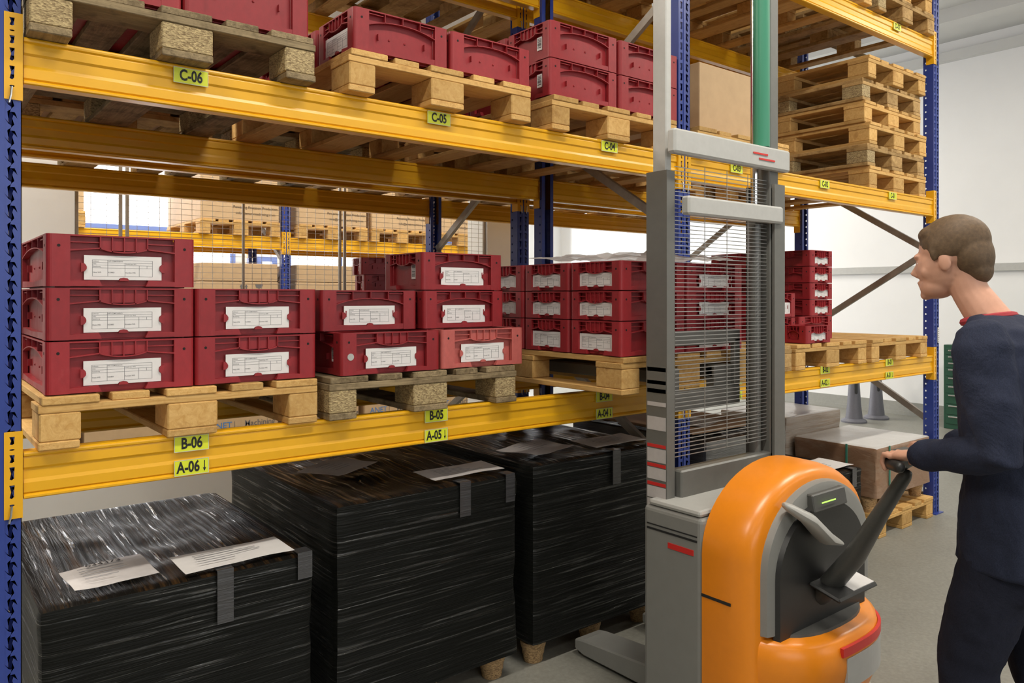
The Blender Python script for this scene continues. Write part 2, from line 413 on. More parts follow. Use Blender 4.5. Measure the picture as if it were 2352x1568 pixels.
def frame(x,y0,depth,label,first_front,half=.6,z0=.65,rails='galvanised'):
    """two posts and zigzag bracing. origin at front post front face"""
    r=empty('upright_frame',(x,y0,0),0,label,'rack upright')
    if _post[0] is None:
        o=post_mesh().build('post','rack_blue',r); _post[0]=o.data
    else:
        o=bpy.data.objects.new('post',_post[0]); COL.objects.link(o); o.parent=r
    o2=bpy.data.objects.new('post',_post[0]); COL.objects.link(o2); o2.parent=r; o2.location=(0,depth,0); o2.rotation_euler=(0,0,PI)
    for yy in (.035,depth-.035):
        m=MB(); m.box(-.06,.06,yy-.06,yy+.06,0,.006); m.build('foot_plate','rack_blue',r)
    # zigzag: nodes alternate front/rear
    ya,yb=.055,depth-.055; z=z0; pts=[]
    front=first_front; k=0
    
    while z<PH-.1:
        pts.append((0,ya if front else yb,z)); z+=half; front=not front
    for a,b in zip(pts,pts[1:]):
        a=Vector(a);b=Vector(b);d=(b-a).normalized(); a=a+d*.02;b=b-d*.02
        m=MB(); m.bar(a,b,.004,.042,up=(0,0,1))
        for s in (-1,1):
            n=Vector((0,-d.z,d.y))*.020*s
            m.bar(a+n+Vector((.012,0,0)),b+n+Vector((.012,0,0)),.024,.003,up=(0,-d.z,d.y))
        m.build('diagonal_brace',rails,r)
    m=MB(); m.bar((0,ya,.12),(0,yb,.12),.03,.04); m.build('horizontal_brace',rails,r)
    return r
BP=[(.05,0),(.006,0),(.001,-.003),(0,-.007),(.001,-.012),(.006,-.015),(.0045,-.019),(.0035,-.043),(.009,-.049),(.009,-.052),(.008,-.075),(.0045,-.085),(.0045,-.110),(.009,-.114),(.004,-.117),(.0,-.120),(0,-.125),(.004,-.128)]
BP=[(p,q) for p,q in BP[1:]]
BP=BP+[(.05-p,q) for p,q in BP[::-1]]
def conn_poly(mb,side):
    """connector on the left (side=-1) or right end; local x from post side inward"""
    s=side
    P=lambda u,v,d:(s*u,-.004+d,v)
    # front plate: strip with holes between u=.005 and u=.043 measured from the post centre
    L=1.35
    P=lambda u,v,d:(s*(L+.05-u),-.004+d,v)
    for v0,v1,hole in ((-.175,-.150,None),(-.150,-.128,ROUND),(-.128,-.078,HOLE),(-.078,-.030,HOLE),(-.030,.0,HOLE),(.0,.018,ROUND),(.018,.048,HOLE),(.048,.057,None)):
        if hole is None:
            a=P(.005,v0,0);b=P(.043,v1,.004); mb.box(min(a[0],b[0]),max(a[0],b[0]),a[1],b[1],v0,v1)
        else:
            for q0,q1 in ((.005,.012),(.034,.043)):
                a=P(q0,v0,0);b=P(q1,v1,.004); mb.box(min(a[0],b[0]),max(a[0],b[0]),a[1],b[1],v0,v1)
            holed_strip(mb,P,.012,.034,v0,v1,v1-v0,hole,.004)
    a=s*(L+.05-.043); b=s*(L+.05-.0475)
    mb.box(min(a,b),max(a,b),-.004,.05,-.175,.057)
def beam(x0,x1,y,z,label,face=1,codes=()):
    """face=1: profiled face looks to -y; face=-1: looks to +y"""
    cx=(x0+x1)/2; r=empty('rack_beam',(cx,y,z),0 if face==1 else PI,label,'rack beam')
    L=(x1-x0)/2-.05
    m=MB(); m.prism(BP,lambda p,q,h:(h,p,q),-L,L); m.build('beam_profile','rack_yellow',r)
    for s in (-1,1):
        m=MB()
        if abs(L-1.35)>1e-3: m.M=Matrix.Translation((s*(L-1.35),0,0))
        conn_poly(m,s); c=m.build('end_connector','rack_yellow',r)
        m=MB(); e=s*(L+.05-.022)
        m.tube([(e,-.002,-.142),(e,-.011,-.142),(e+s*.002,-.011,-.165),(e+.006*s,-.010,-.185)],.0028,6); m.build('safety_pin','pin_steel',c)
    for lx,lz,code,arrow in codes:
        g=MB(); g.box(-.05,.05,-.002,.0035,-.023,.023); o=g.build('location_label','label_yellow',r); o.location=(lx-cx,-.0015,lz-z)
        o['label']='yellow location label reading '+code
        text(code,.046,'ink',o,(-.010 if arrow else 0,-.0026,0),FRONT,'lettering',.0014,.72)
        if arrow:
            g=MB(); g.prism([(.036,.016),(.0385,.016),(.0385,-.006),(.042,-.006),(.03725,-.017),(.0325,-.006),(.036,-.006)],lambda p,q,h:(p,h,q),-.0027,-.0021); g.build('arrow','ink',o)
        g=MB()
        for a in ((-.0505,.0505,.022,.0236),(-.0505,.0505,-.0236,-.022),(-.0505,-.049,-.022,.022),(.049,.0505,-.022,.022)): g.box(a[0],a[1],-.0024,-.001,a[2],a[3])
        g.build('border','label_edge',o)
    return r
R1F,R1D=0.0,1.09; R2F,R2D=1.25,1.06
XS=[0,2.8,5.6]
fn=['left','middle','right']
for i,x in enumerate(XS):
    frame(x,R1F,R1D,'blue slotted rack upright at the %s end of the front rack'%fn[i] if i!=1 else 'blue slotted rack upright between the two front bays',True,.61,.66)
for i,x in enumerate(XS):
    frame(x,R2F,R2D,'blue slotted rack upright of the second rack, behind the %s front upright'%fn[i],False,.61,.66)
CODES={('B',0):[(.482,1.106,'B-06',0),(.482,1.034,'A-06',1),(1.36,1.106,'B-05',0),(1.36,1.032,'A-05',1),(2.246,1.106,'B-04',0),(2.246,1.030,'A-04',1)],
 ('B',1):[(3.22,1.112,'B-03',0),(3.22,1.03,'A-03',1),(4.099,1.115,'B-02',0),(4.099,1.037,'A-02',1),(4.898,1.118,'B-01',0),(4.898,1.032,'A-01',1)],
 ('C',0):[(.480,2.216,'C-06',0),(1.372,2.218,'C-05',0),(2.279,2.222,'C-04',0)],
 ('C',1):[(3.225,2.222,'C-03',0),(4.095,2.218,'C-02',0),(4.943,2.218,'C-01',0)],
 ('D',0):[],('D',1):[(5.008,3.352,'D-01',0)]}
lev={'B':'lowest','C':'middle','D':'upper'}; bay=['left','right']
for L in 'BCD':
    for k in (0,1):
        x0,x1=XS[k],XS[k+1]; z=ZT[L]
        cd=CODES[(L,k)]
        beam(x0,x1,R1F,z,('yellow front beam at the %s level of the %s front bay'%(lev[L],bay[k]))+((' with labels %s'%('to '.join(sorted({c[2] for c in cd if c[2][0]==L})[::2] and [sorted({c[2] for c in cd if c[2][0]==L})[0]+' ',sorted({c[2] for c in cd if c[2][0]==L})[-1]]))) if len(cd)>1 else ''),1,cd)
        beam(x0,x1,R1F+R1D,z,'yellow rear beam at the %s level of the %s bay of the front rack'%(lev[L],bay[k]),-1)
        beam(x0,x1,R2F,z,'yellow beam at the %s level of the second rack, %s bay, facing the front rack'%(lev[L],bay[k]),1)
        beam(x0,x1,R2F+R2D,z,'yellow beam on the far side of the second rack, %s level, %s bay'%(lev[L],bay[k]),-1)
# load notice on right upright
m=MB(); m.box(5.612,5.643,-.006,-.003,1.22,1.33); o=m.build('load_sign','paper'); tag(o,'narrow white load notice stuck on the right front upright','sign')
m=MB(); 
for k in range(7): m.box(5.616,5.616+.022*random.uniform(.5,1),-.0068,-.006,1.228+k*.014,1.233+k*.014)
m.build('print','ink_grey',o)
# third rack behind the mesh
X3=[.1,2.92,5.74]; Y3=5.3; Z3=2.165
for i,x in enumerate(X3): frame(x,Y3,1.05,'blue upright of the far rack behind the wire mesh, %s one'%fn[i],True,.61,.66)
for k in (0,1):
    beam(X3[k],X3[k+1],Y3,Z3,'yellow beam of the far rack seen through the wire mesh, %s bay'%bay[k],1)
    beam(X3[k],X3[k+1],Y3+1.05,Z3,'yellow far-side beam of the far rack, %s bay'%bay[k],-1)
    beam(X3[k],X3[k+1],Y3,3.4,'yellow top beam of the far rack, %s bay'%bay[k],1)
# ------------------------------------------------------------------ wire mesh
def mesh_panel(x0,x1,label):
    y=3.03; z0,z1=.98,3.42; r=empty('wire_fence',(x0,y,z0),0,label,'wire mesh'); w=x1-x0;h=z1-z0
    for a in (0,w-.02):
        m=MB(); m.box(a,a+.02,-.01,.01,0,h); m.build('frame_post','galvanised',r,bevel=.002)
    m=MB(); n=int(w/.068)
    for i in range(1,n): m.box(w*i/n-.0012,w*i/n+.0012,-.0012,.0012,0,h)
    n=int(h/.0385)
    for i in range(n+1): m.box(0,w,-.0035,-.0012,h*i/n-.0012,h*i/n+.0012)
    m.build('wire_grid','wire',r)
    return r
mesh_panel(.635,.905,'narrow wire mesh panel at the left edge of the wall opening')
mesh_panel(.925,2.44,'wide wire mesh panel in the middle of the wall opening')
mesh_panel(2.46,3.815,'wire mesh panel at the right side of the wall opening')
o=MB(); o.box(1.672,1.688,3.0,3.015,.98,3.42); o=o.build('fence_stiffener','galvanised'); tag(o,'slim metal upright stiffening the middle of the wire mesh','mesh post')

# ------------------------------------------------------------------ pallets
def pallet_kind(w,block='wood'):
    def fn():
        r=empty('wooden_pallet')
        dx=[(0,.145),(.185,.285),(.3275,.4725),(.515,.615),(.655,.8)]
        rnd=random.Random(len(w)*7+ (3 if block!='wood' else 1))
        for a,b in dx:
            m=MB(); j=rnd.uniform(-.004,.004); k=rnd.uniform(-.004,.006); m.box(a+j-.4+ (.004 if a==0 else 0),b+j-.4-(.004 if b==.8 else 0),k,1.2+k*.5,.122,.144); m.build('deck_board','wood_%s_y'%w,r,bevel=.0025)
        for y in (0,.5275,1.055):
            m=MB(); m.box(-.4,.4,y+.001,y+.144,.100,.122); m.build('cross_board','wood_%s_x'%w,r,bevel=.002)
        for xa,xb in ((0,.1),(.3275,.4725),(.7,.8)):
            for y in (0,.5275,1.055):
                m=MB(); j=rnd.uniform(-.003,.003); m.box(xa-.4+j,xb-.4+j,y+rnd.uniform(0,.004),y+.145,.022,.100)
                m.build('block',('chipboard' if (block=='chip' or (block=='mixed' and rnd.random()<.5)) else 'wood_%s_n'%w),r,bevel=.004)
            m=MB(); m.box(xa-.4,xb-.4,0,1.2,0,.022); m.build('bottom_board','wood_%s_y'%w,r,bevel=.003)
        return r
    return fn
PK={'new':Kind(pallet_kind('new')),'mid':Kind(pallet_kind('mid','mixed')),'old':Kind(pallet_kind('old','chip'))}
def pallet(kind,x0,y,z,label,rz=0,group=None):
    return PK[kind].place((x0+.4,y,z),rz,label,'pallet',group)
B,Cc,D=ZT['B'],ZT['C'],ZT['D']
pallet('new',.080,-.022,B,'worn light wooden pallet on the beam above label B-06',.005)
pallet('old',.915,-.040,B,'greyish wooden pallet carrying crates above label B-05',-.004)
pallet('new',3.74,-.03,B,'light wooden pallet above label B-02 under the tall crate stack')
pallet('new',4.60,-.03,B,'empty light wooden pallet above label B-01',.01)
pallet('mid',2.90,-.03,B,'wooden pallet above label B-03 partly hidden by the mast')
pallet('old',.055,-.065,Cc,'dark weathered pallet with chipboard blocks above label C-06',.004)
pallet('new',.977,-.055,Cc,'light wooden pallet with a branded end block above label C-05',-.003)
pallet('new',1.912,-.03,Cc,'light wooden pallet under double-stacked crates near label C-04',.004)
pallet('new',2.87,-.03,Cc,'wooden pallet above label C-03 behind the mast')
o6=['bottom pallet','second pallet from the bottom','third pallet from the bottom','third pallet from the top','second pallet from the top','topmost pallet']
for k in range(6):
    pallet(['new','mid','new','new','mid','new'][k],4.66+random.uniform(-.02,.02),.03+random.uniform(-.02,.02),Cc+.144*k,'%s of the stack of six above labels C-01 and C-02'%o6[k],random.uniform(-.012,.012))
for k,x in enumerate((2.92,3.79,4.68)):
    pallet(['new','new','mid'][k],x,-.04,D,'wooden pallet on the top level of the right bay, %s of three'%fn[k])
    pallet('new',x+.02,R2F-.06,D,'wooden pallet on the top level of the second rack, right bay, %s of three'%fn[k])
pallet('new',4.70,-.02,D+.144,'upper pallet of the pair stacked above label D-01',.01)
for k,x in enumerate((.12,1.0,1.88)):
    pallet(['mid','new','mid'][k],x,R2F-.06,D,'wooden pallet on the top level of the second rack, left bay, %s of three'%fn[k])
    pallet(['mid','old','mid'][k],x+.02,R2F+.03,Cc,'pallet on the middle level of the second rack, left bay, %s of three'%fn[k])
for k,x in enumerate((2.92,3.80,4.66)):
    pallet(['mid','new','mid'][k],x+.02,R2F+.03,Cc,'pallet on the middle level of the second rack, right bay, %s of three'%fn[k])
pallet('mid',1.95,R2F-.03,B,'pallet under the small dark red crates on the second rack')
X3P=[(.26,'at the left edge of the wire mesh'),(2.04,'beside the far middle upright, to its left'),(3.04,'just right of the far middle upright'),(3.89,'second to the right of the far middle upright'),(4.73,'at the white pillar')]
for x,s in X3P: pallet('new',x,Y3-.04,Z3,'light pallet on the far rack, '+s)

# ------------------------------------------------------------------ crates
def face_parts(mb,w,H,style):
    """local frame: t along x, outward = -y (outer skin at y=0), z up"""
    cw=.058 if w>.35 else .048; sp=w/2-cw; dd=.018
    Y=lambda a,b:(a,b)
    mb.box(-sp,sp,0,dd,H-.0045,H)                # rim
    mb.box(-sp,sp,dd,dd+.003,.006,H)             # panel
    def curve(pts,th=.0035,y1=dd):               # pts: (t,z) thin horizontal web
        for (a,za),(b,zb) in zip(pts,pts[1:]):
            mb.hexa([(a,0,za),(b,0,zb),(b,y1,zb),(a,y1,za),(a,0,za+th),(b,0,zb+th),(b,y1,zb+th),(a,y1,za+th)])
    if style=='A':
        g=.062 if w>.35 else .05; zt=H-.038
        curve([(-sp,zt-.008),(-g,zt)]); curve([(g,zt),(sp,zt-.008)])
        curve([(g*q,zt-.011*math.cos(q*PI/2)**.7 if abs(q)<1 else zt) for q in (-1,-.75,-.5,-.25,0,.25,.5,.75,1)])
        mb.box(-g,g,.007,.010,zt-.004,H-.004)
        for q in (-1,-.5,0,.5,1): mb.box(q*g-.0015,q*g+.0015,0,dd,zt-(.008 if abs(q)<1 else 0),H-.004)
        mb.box(-sp,-g,.006,dd,H-.022,H-.019); mb.box(g,sp,.006,dd,H-.022,H-.019)
        mb.prism([(-sp,.004),(-g*.92,.004),(-g*1.05,.022),(-sp,.018)],lambda p,q,h:(p,h,q),0,dd)
        mb.prism([(sp,.004),(g*.92,.004),(g*1.05,.022),(sp,.018)],lambda p,q,h:(p,h,q),0,dd)
    else:
        n=12; curve([(sp*(-1+2*i/n),H-.030-.022*(abs(-1+2*i/n))**2.2) for i in range(n+1)],.003)
        for q in (-.53,0,.53): mb.box(q*sp-.0013,q*sp+.0013,0,dd,H-.031-.02*abs(q)**2.2,H-.004)
        for q in (-.78,.78): mb.box(q*sp-.028,q*sp+.028,.003,dd,H-.013,H-.0105)
        mb.prism([(-sp,.004),(sp,.004),(sp,.024),(0,.019),(-sp,.024)],lambda p,q,h:(p,h,q),0.001,dd)
        for q in (-.35,.12): mb.ell((q*sp,dd,H*.42),(.0045,.004,.0045),n=8,m=5)
        for q in (-.7,.7): mb.box(q*sp-.0015,q*sp+.0015,.006,dd,H*.35,H*.35+.022)
def crate_fn(L,Wd,H,sf,sl,mat='crate_red',card=None,side=None):
    """L: length along x, Wd: along y. origin centre bottom. card on front/left"""
    def fn():
        r=empty('plastic_crate'); m=MB()
        for w,dist,ang,st in ((L,Wd/2,0,sf),(L,Wd/2,PI,sf),(Wd,L/2,-PI/2,sl),(Wd,L/2,PI/2,sl)):
            m.M=Matrix.Rotation(ang,4,'Z')@Matrix.Translation((0,-dist,0)); face_parts(m,w,H,st)
        m.M=None
        m.box(-L/2+.02,L/2-.02,-Wd/2+.02,Wd/2-.02,.006,.010)
        m.box(-L/2+.024,L/2-.024,-Wd/2+.024,Wd/2-.024,.0,.006)
        R=.014
        for sx in (-1,1):
            for sy in (-1,1):
                cwx=.058 if L>.35 else .048; cwy=.058 if Wd>.35 else .048
                poly=[(0,cwx and 0)]
                arc=[(R-R*math.cos(a),R-R*math.sin(a)) for a in (0,PI/8,PI/4,3*PI/8,PI/2)]
                poly=[(0,cwy)]+[(a,b) for a,b in arc]+[(cwx,0),(cwx,.015),(.015,.015),(.015,cwy)]
                m.prism(poly,lambda p,q,h:(sx*(L/2-p),sy*(Wd/2-q),h),.003,H)
        hz=H-.032; m.mi=1
        for ang,w,dist in ((0,L,Wd/2),(-PI/2,Wd,L/2)):
            m.M=Matrix.Rotation(ang,4,'Z')@Matrix.Translation((0,-dist,0))
            for q in (-1,1):
                cxx=q*(w/2-.030 if w>.35 else w/2-.026)
                m.prism([(cxx+.0042*math.cos(2*PI*i/12),hz+.0042*math.sin(2*PI*i/12)) for i in range(12)],lambda p,q_,h:(p,h,q_),-.0006,.002)
        m.mi=0
        for ang,dist,key in ((0,Wd/2,card),(-PI/2,L/2,side)):
            if key=='card': clips(m,Matrix.Rotation(ang,4,'Z')@Matrix.Translation((0,-dist,H*.385)),H)
        m.M=None; body=m.build('crate_shell',[mat,'crate_hole'],r)
        for ang,dist,key in ((0,Wd/2,card),(-PI/2,L/2,side)):
            if key=='card' :
                add_card(r,Matrix.Rotation(ang,4,'Z')@Matrix.Translation((0,-dist,H*.385)),H)
            if key=='barcode':
                q=(Wd if ang else L)/2-.085
                M=Matrix.Rotation(ang,4,'Z')@Matrix.Translation((q,-dist,H*.5)); m=MB(); m.M=M
                m.box(-.016,.016,.014,.0175,-.028,.028); s=m.build('barcode_sticker','paper',r); m=MB(); m.M=M
                z=-.018
                while z<.022:
                    h=random.choice((.0012,.002,.003)); m.box(-.012,.012,.0135,.0141,z,z+h); z+=h+random.choice((.0012,.0025))
                m.build('barcode','ink',s)
        return r
    return fn
_form=[None]
def add_card(r,M,H):
    m=MB(); m.M=M; hw=.102; hh=min(.0345,H*.235)
    poly=[(-hw,-hh),(-.014,-hh),(-.010,-hh+.005),(0,-hh+.007),(.010,-hh+.005),(.014,-hh),(hw,-hh),(hw,-.012),(hw-.006,-.006),(hw-.006,.006),(hw,.012),(hw,hh),(-hw,hh),(-hw,.012),(-hw+.006,.006),(-hw+.006,-.006),(-hw,-.012)]
    m.prism(poly,lambda p,q,h:(p,h,q),.0085,.0095); c=m.build('label_card','paper',r)
    m=MB(); m.M=M; k=hh/.0345; t=.0005
    xs=[-.081,-.042,.003,.077]; zs=[.022*k,.0145*k,.0075*k,-.0005*k,-.0245*k]
    for z in zs: m.box(xs[0],xs[-1],.0081,.0086,z-t*.7,z+t*.7)
    for x in (xs[0],xs[1],xs[3]): m.box(x-t,x+t,.0081,.0086,zs[4],zs[0])
    m.box(xs[2]-t,xs[2]+t,.0081,.0086,zs[4],zs[1]); m.box(.041-t,.041+t,.0081,.0086,zs[4],zs[2]); m.box(.062-t,.062+t,.0081,.0086,zs[3],zs[2])
    m.build('form_lines','ink_grey',c)
    if _form[0] is None:
        items=[('Lieferant',-.0795,.0185,.0045),('NET-COMPONENTS',-.0405,.0185,.0045),('Index',-.0795,.011,.004),('Bezeichnung',-.0795,.0035,.004),('Ansicht (opt. SKF)',.0045,.0115,.004),('Netz-WE:',-.0795,-.0135,.0055),('R33883',-.0405,-.0135,.0055),('Kunden-WE:',.0045,-.0135,.0055)]
        vs=[];fs=[]
        for s,x,z,sz in items:
            me=textmesh(s,sz,.00005,.95); x0=min(v.co.x for v in me.vertices); o=len(vs)
            vs+=[(x+v.co.x-x0,.0080,(z+v.co.y)) for v in me.vertices]; fs+=[tuple(i+o for i in p.vertices) for p in me.polygons]
        me=bpy.data.meshes.new('form_text'); me.from_pydata(vs,[],fs); me.materials.append(MATS['ink_grey']); _form[0]=me
    o=bpy.data.objects.new('form_text',_form[0]); COL.objects.link(o); o.parent=c; o.matrix_local=M@Matrix.Diagonal((1,1,k,1))
def clips(m,M,H):
    m.M=M; hw=.102; hh=min(.0345,H*.235)
    for sx in (-1,1):
        m.prism([(sx*(hw+.008),-.013),(sx*(hw-.001),-.011),(sx*(hw-.006),-.005),(sx*(hw-.0065),.002),(sx*(hw-.002),.010),(sx*(hw+.008),.013)],lambda p,q,h:(p,h,q),.004,.0105)
    m.prism([(-.013,-hh-.003),(.013,-hh-.003),(.010,-hh+.004),(0,-hh+.0065),(-.010,-hh+.004)],lambda p,q,h:(p,h,q),.004,.0115)
CK={}
def crate(L,Wd,H,sf,sl,x0,y0,z,label,rz=0,mat='crate_red',card=None,side=None):
    key=(L,Wd,H,sf,sl,mat,card,side)
    if key not in CK: CK[key]=Kind(crate_fn(*key[:5],mat=mat,card=card,side=side))
    return CK[key].place((x0+L/2,y0+Wd/2,z+.0005),rz,label,'crate')
H=.148; TB=B+.144; TC=Cc+.144
nm=['bottom','middle','top']
for k in range(3): crate(.39,.58,H,'A','B',.100,-.005,TB+k*.149,'%s red crate of the stack of three above label B-06'%nm[k],random.uniform(-.004,.004),card='card')
for k in range(2): crate(.39,.58,H,'A','B',.493,-.005,TB+k*.149,'%s red crate of the two-high stack right of the stack of three'%['lower','upper'][k],random.uniform(-.003,.003),card='card')
for k in range(2): crate(.39,.58,H,'A','B',.100,.585,TB+k*.149,'%s dark red crate behind the stack of three above B-06'%['lower','upper'][k])
gc=crate(.40,.58,H,'A','B',.958,-.03,TB,'red crate with round grey sticker on the pallet above B-05',.004,card='card',side='barcode')
crate(.39,.58,H,'A','B',1.372,-.025,TB,'faded pinkish red crate at the right on the pallet above B-05',-.006,mat='crate_faded',card='card')
crate(.385,.29,.146,'B','A',.935,.07,TB+.149,'middle-row red crate at the left of the group above B-05',-.01,card='card')
crate(.385,.29,.146,'B','A',1.335,.05,TB+.149,'middle-row red crate at the right of the group above B-05',.012,card='card')
crate(.385,.29,.146,'B','A',1.335,.06,TB+.296,'top red crate of the group above label B-05, with barcode',.008,card='card',side='barcode')
# round sticker
m=MB(); m.prism([(-.136-.028+.012*math.cos(2*PI*i/20)*0+.0*i+.012*math.cos(2*PI*i/20),.066+.012*math.sin(2*PI*i/20)) for i in range(20)],lambda p,q,h:(p,h,q),-.2915,-.2898)
m.build('round_sticker','truck_light',gc)
for k in range(4):
    crate(.29,.19 if k>1 else .29,[.148,.148,.108,.108][k],'B','A',2.02+(.02 if k==2 else 0),1.83 if k>1 else 1.75,TB+[0,.149,.298,.407][k],'%s small dark red crate of the stack standing on the second rack'%['bottom','second','third','topmost'][k],-.15,side='barcode' if k>1 else None,card='x' if k>1 else None)
# C level
crate(.395,.58,.218,'B','A',.052,-.03,TC,'red crate at the left on the dark weathered pallet above C-06')
cs=crate(.395,.58,.218,'B','A',.452,-.03,TC,'red crate with white maker lettering on the dark pallet above C-06')
text('SIEMENS',.020,'paper',cs,(-.05,-.2785,.106),FRONT,'crate_lettering',.0006,1)
crate(.385,.29,H,'B','A',1.0,-.045,TC,'left red crate on the pallet above C-05, white card on its side',0,side='card')
crate(.385,.29,H,'B','A',1.398,-.045,TC,'right red crate on the pallet above label C-05')
crate(.385,.29,H,'B','A',1.0,.26,TC,'left red crate in the second row on the pallet above C-05')
crate(.385,.29,H,'B','A',1.398,.26,TC,'right red crate in the second row on the pallet above C-05')
for c in range(2):
    for k in range(2):
        crate(.405,.29,.158,'B','A',1.918+c*.418,-.01,TC+k*.159,'%s red crate of the %s stack of two near label C-04'%(['lower','upper'][k],['left','right'][c]),0,side='barcode' if c==0 else None)
# unseen rear rows on the same pallets, added to block light
for c in range(2):
    crate(.39,.58,H,'B','A',.06+c*.395,.56,TC,'unseen red crate in the rear half of the dark weathered pallet above C-06, %s'%['left','right'][c])
    for q in (2,3): crate(.385,.29,H,'B','A',1.0+c*.398,-.045+.305*q,TC,'%s unseen red crate in the %s row above label C-05'%(['left','right'][c],{2:'third',3:'last'}[q]))
    for q in (1,2,3):
        for k in range(2): crate(.405,.29,.158,'B','A',1.918+c*.418,-.01+.30*q,TC+k*.159,'%s unseen crate in the %s of the %s column near label C-04'%(['lower','upper'][k],{1:'second row',2:'third row',3:'last row'}[q],['left','right'][c]))
for k in range(2): crate(.39,.58,H,'A','B',.493,.585,TB+k*.149,'%s unseen red crate behind the two-high stack above B-06'%['lower','upper'][k])
for c in range(2): crate(.39,.58,H,'A','B',.965+c*.40,.56,TB,'unseen red crate in the rear half of the pallet above B-05, %s'%['left','right'][c])
# right bay, B level
for k in range(4): crate(.265,.37,.104,'A','A',4.285,.20,TB+.149+k*.105,'%s small red crate of the tall stack above label B-02'%['lowest','second-lowest','second-highest','topmost'][k],0,card='card')
crate(.39,.37,H,'A','B',4.16,.20,TB,'larger red crate at the base of the tall stack above B-02',0,card='card')
for k in range(4): crate(.265,.37,.104,'B','A',4.285,.60,TB+.149+k*.105,'%s crate of the tall stack standing behind the front one above B-02'%['lowest','second-lowest','second-highest','topmost'][k])
crate(.39,.37,H,'A','B',4.16,.60,TB,'red crate at the base of the rear tall stack above B-02')
crate(.265,.175,.104,'A','B',3.86,-.025,TB,'low red crate at the front edge of the pallet above B-02',0,card='card')
for k in range(2): crate(.285,.37,.146,'B','A',3.78,.17,TB+k*.147,'%s red crate of the short stack left of the tall stack'%['lower','upper'][k],0,card='card')
for c in range(2):
    for k in range(3): crate(.385,.29,H,'B','A',2.93+c*.39,.30,TB+k*.149,'%s red crate above label B-03 behind the mast, %s column'%(nm[k],['left','right'][c]),card='card' if k==2 else None)

# load carried by the truck
LX,LY,LZ=1.945,-.395,1.172
pallet('new',LX,LY,LZ,'wooden pallet lifted on the forks of the lift truck')
zt=LZ+.144; hs=[.138,.118,.118]; z=zt
for k in range(3):
    for c in range(4):
        crate(.385,.285,hs[k]-.001,'A','A',LX+.005,LY+.01+c*.298,z,'%s-row red crate on the lifted pallet, %s from the mast'%(nm[k],['nearest','second','third','fourth'][c]),0,side='card')
    for c in range(2):
        crate(.385,.285,hs[k]-.001,'A','A',LX+.40,LY+.01+c*.298,z,'%s-row red crate on the lifted pallet, far column, %s to the mast'%(nm[k],['nearest','second nearest'][c]),0,card='card' if c==0 else None)
    z+=hs[k]
LTOP=z
# clear film draped on top of the load
m=MB(); n=16
for i in range(n):
    for j in range(10):
        def q(i,j):
            a=LX+.02+.72*j/10; b=LY+.03+.55*i/n
            return (a,b,LTOP+.008+.022*noise.noise(Vector((a*9,b*9,3)))+.012*noise.noise(Vector((a*25,b*25,1)))+.022)
        p=[q(i,j),q(i,j+1),q(i+1,j+1),q(i+1,j)]; m.hexa([(a,b,c-.002) for a,b,c in p]+p)
o=m.build('plastic_sheet','sheet_film'); tag(o,'crumpled whitish plastic sheet on top of the lifted crates','plastic sheet')

# ------------------------------------------------------------------ cartons
def carton(x0,x1,y0,y1,z0,z1,label,mat='carton',prints=(),flap=0,side_print=None,group=None,nseam=True):
    r=empty('carton',((x0+x1)/2,(y0+y1)/2,z0),0,label,'carton',group); w=(x1-x0)/2;d=(y1-y0)/2;h=z1-z0
    m=MB(); m.box(-w,w,-d,d,0,h); m.build('box',mat,r,bevel=.006,segs=2)
    if nseam:
        m=MB(); m.box(-w*.02,w*.02,-d-.001,d+.001,h-.0005,h+.001); m.build('tape','carton_dark',r)
    for s,size,mt,px,pz,xs in prints:
        text(s,size,mt,r,(px,-d-.002,pz),FRONT,'print',.0003,xs)
    if side_print:
        text(side_print[0],side_print[1],side_print[2],r,(-w-.002,side_print[3],side_print[4]),LEFT,'print',.0003,1)
    return r
def logo(w): return [('ANET',.085,'logo_blue',-.19,.0,1.0),('|',.085,'logo_grey',-.055,.0,.6),('Machining',.085,'logo_grey',.20,.0,.92)]
T3=Z3+.144
for i,(x,s) in enumerate(X3P):
    pr=[('Powering Precision Production',.038,'carton_ink',.15,.135,.95),('info@anet-machining.com',.034,'carton_ink',.15,.075,1.12)]
    carton(x+.01,x+.79,Y3-.03,Y3+1.14,T3,T3+.52,'large printed carton on the far rack, '+s.replace(', to its left',''),prints=pr if i else (),side_print=('ANET',.1,'logo_grey',.2,.3))
low=[(.32,1.02),(1.06,1.86),(2.06,2.84),(3.04,3.76),(3.84,4.56),(4.66,5.42)]
lowname=['far left','left','left of the middle upright','right of the middle upright','second right of the middle upright','beside the white pillar']
for i,(a,b) in enumerate(low):
    if i in (0,1): continue
    carton(a,b,Y3+.02,Y3+1.0,1.20,1.70,'brown carton below the lidded one, %s in the far rack'%lowname[i])
    carton(a+.01,b-.005,Y3+.02,Y3+1.0,1.705,1.885,'lidded top carton under the far beam, %s'%lowname[i])
    carton(a,b,Y3+.02,Y3+1.0,.66,1.195,'brown carton just above the floor carton, %s, far rack'%lowname[i])
for i,(a,b) in enumerate(low):
    pr=[(s,sz,mt,px,.27+pz,xs) for s,sz,mt,px,pz,xs in logo(0)] if i>1 else ()
    carton(a,b,Y3+.02,Y3+1.0,0.0,.655 if i>1 else .5,'floor-level brown carton of the far rack, %s'%lowname[i],prints=pr)
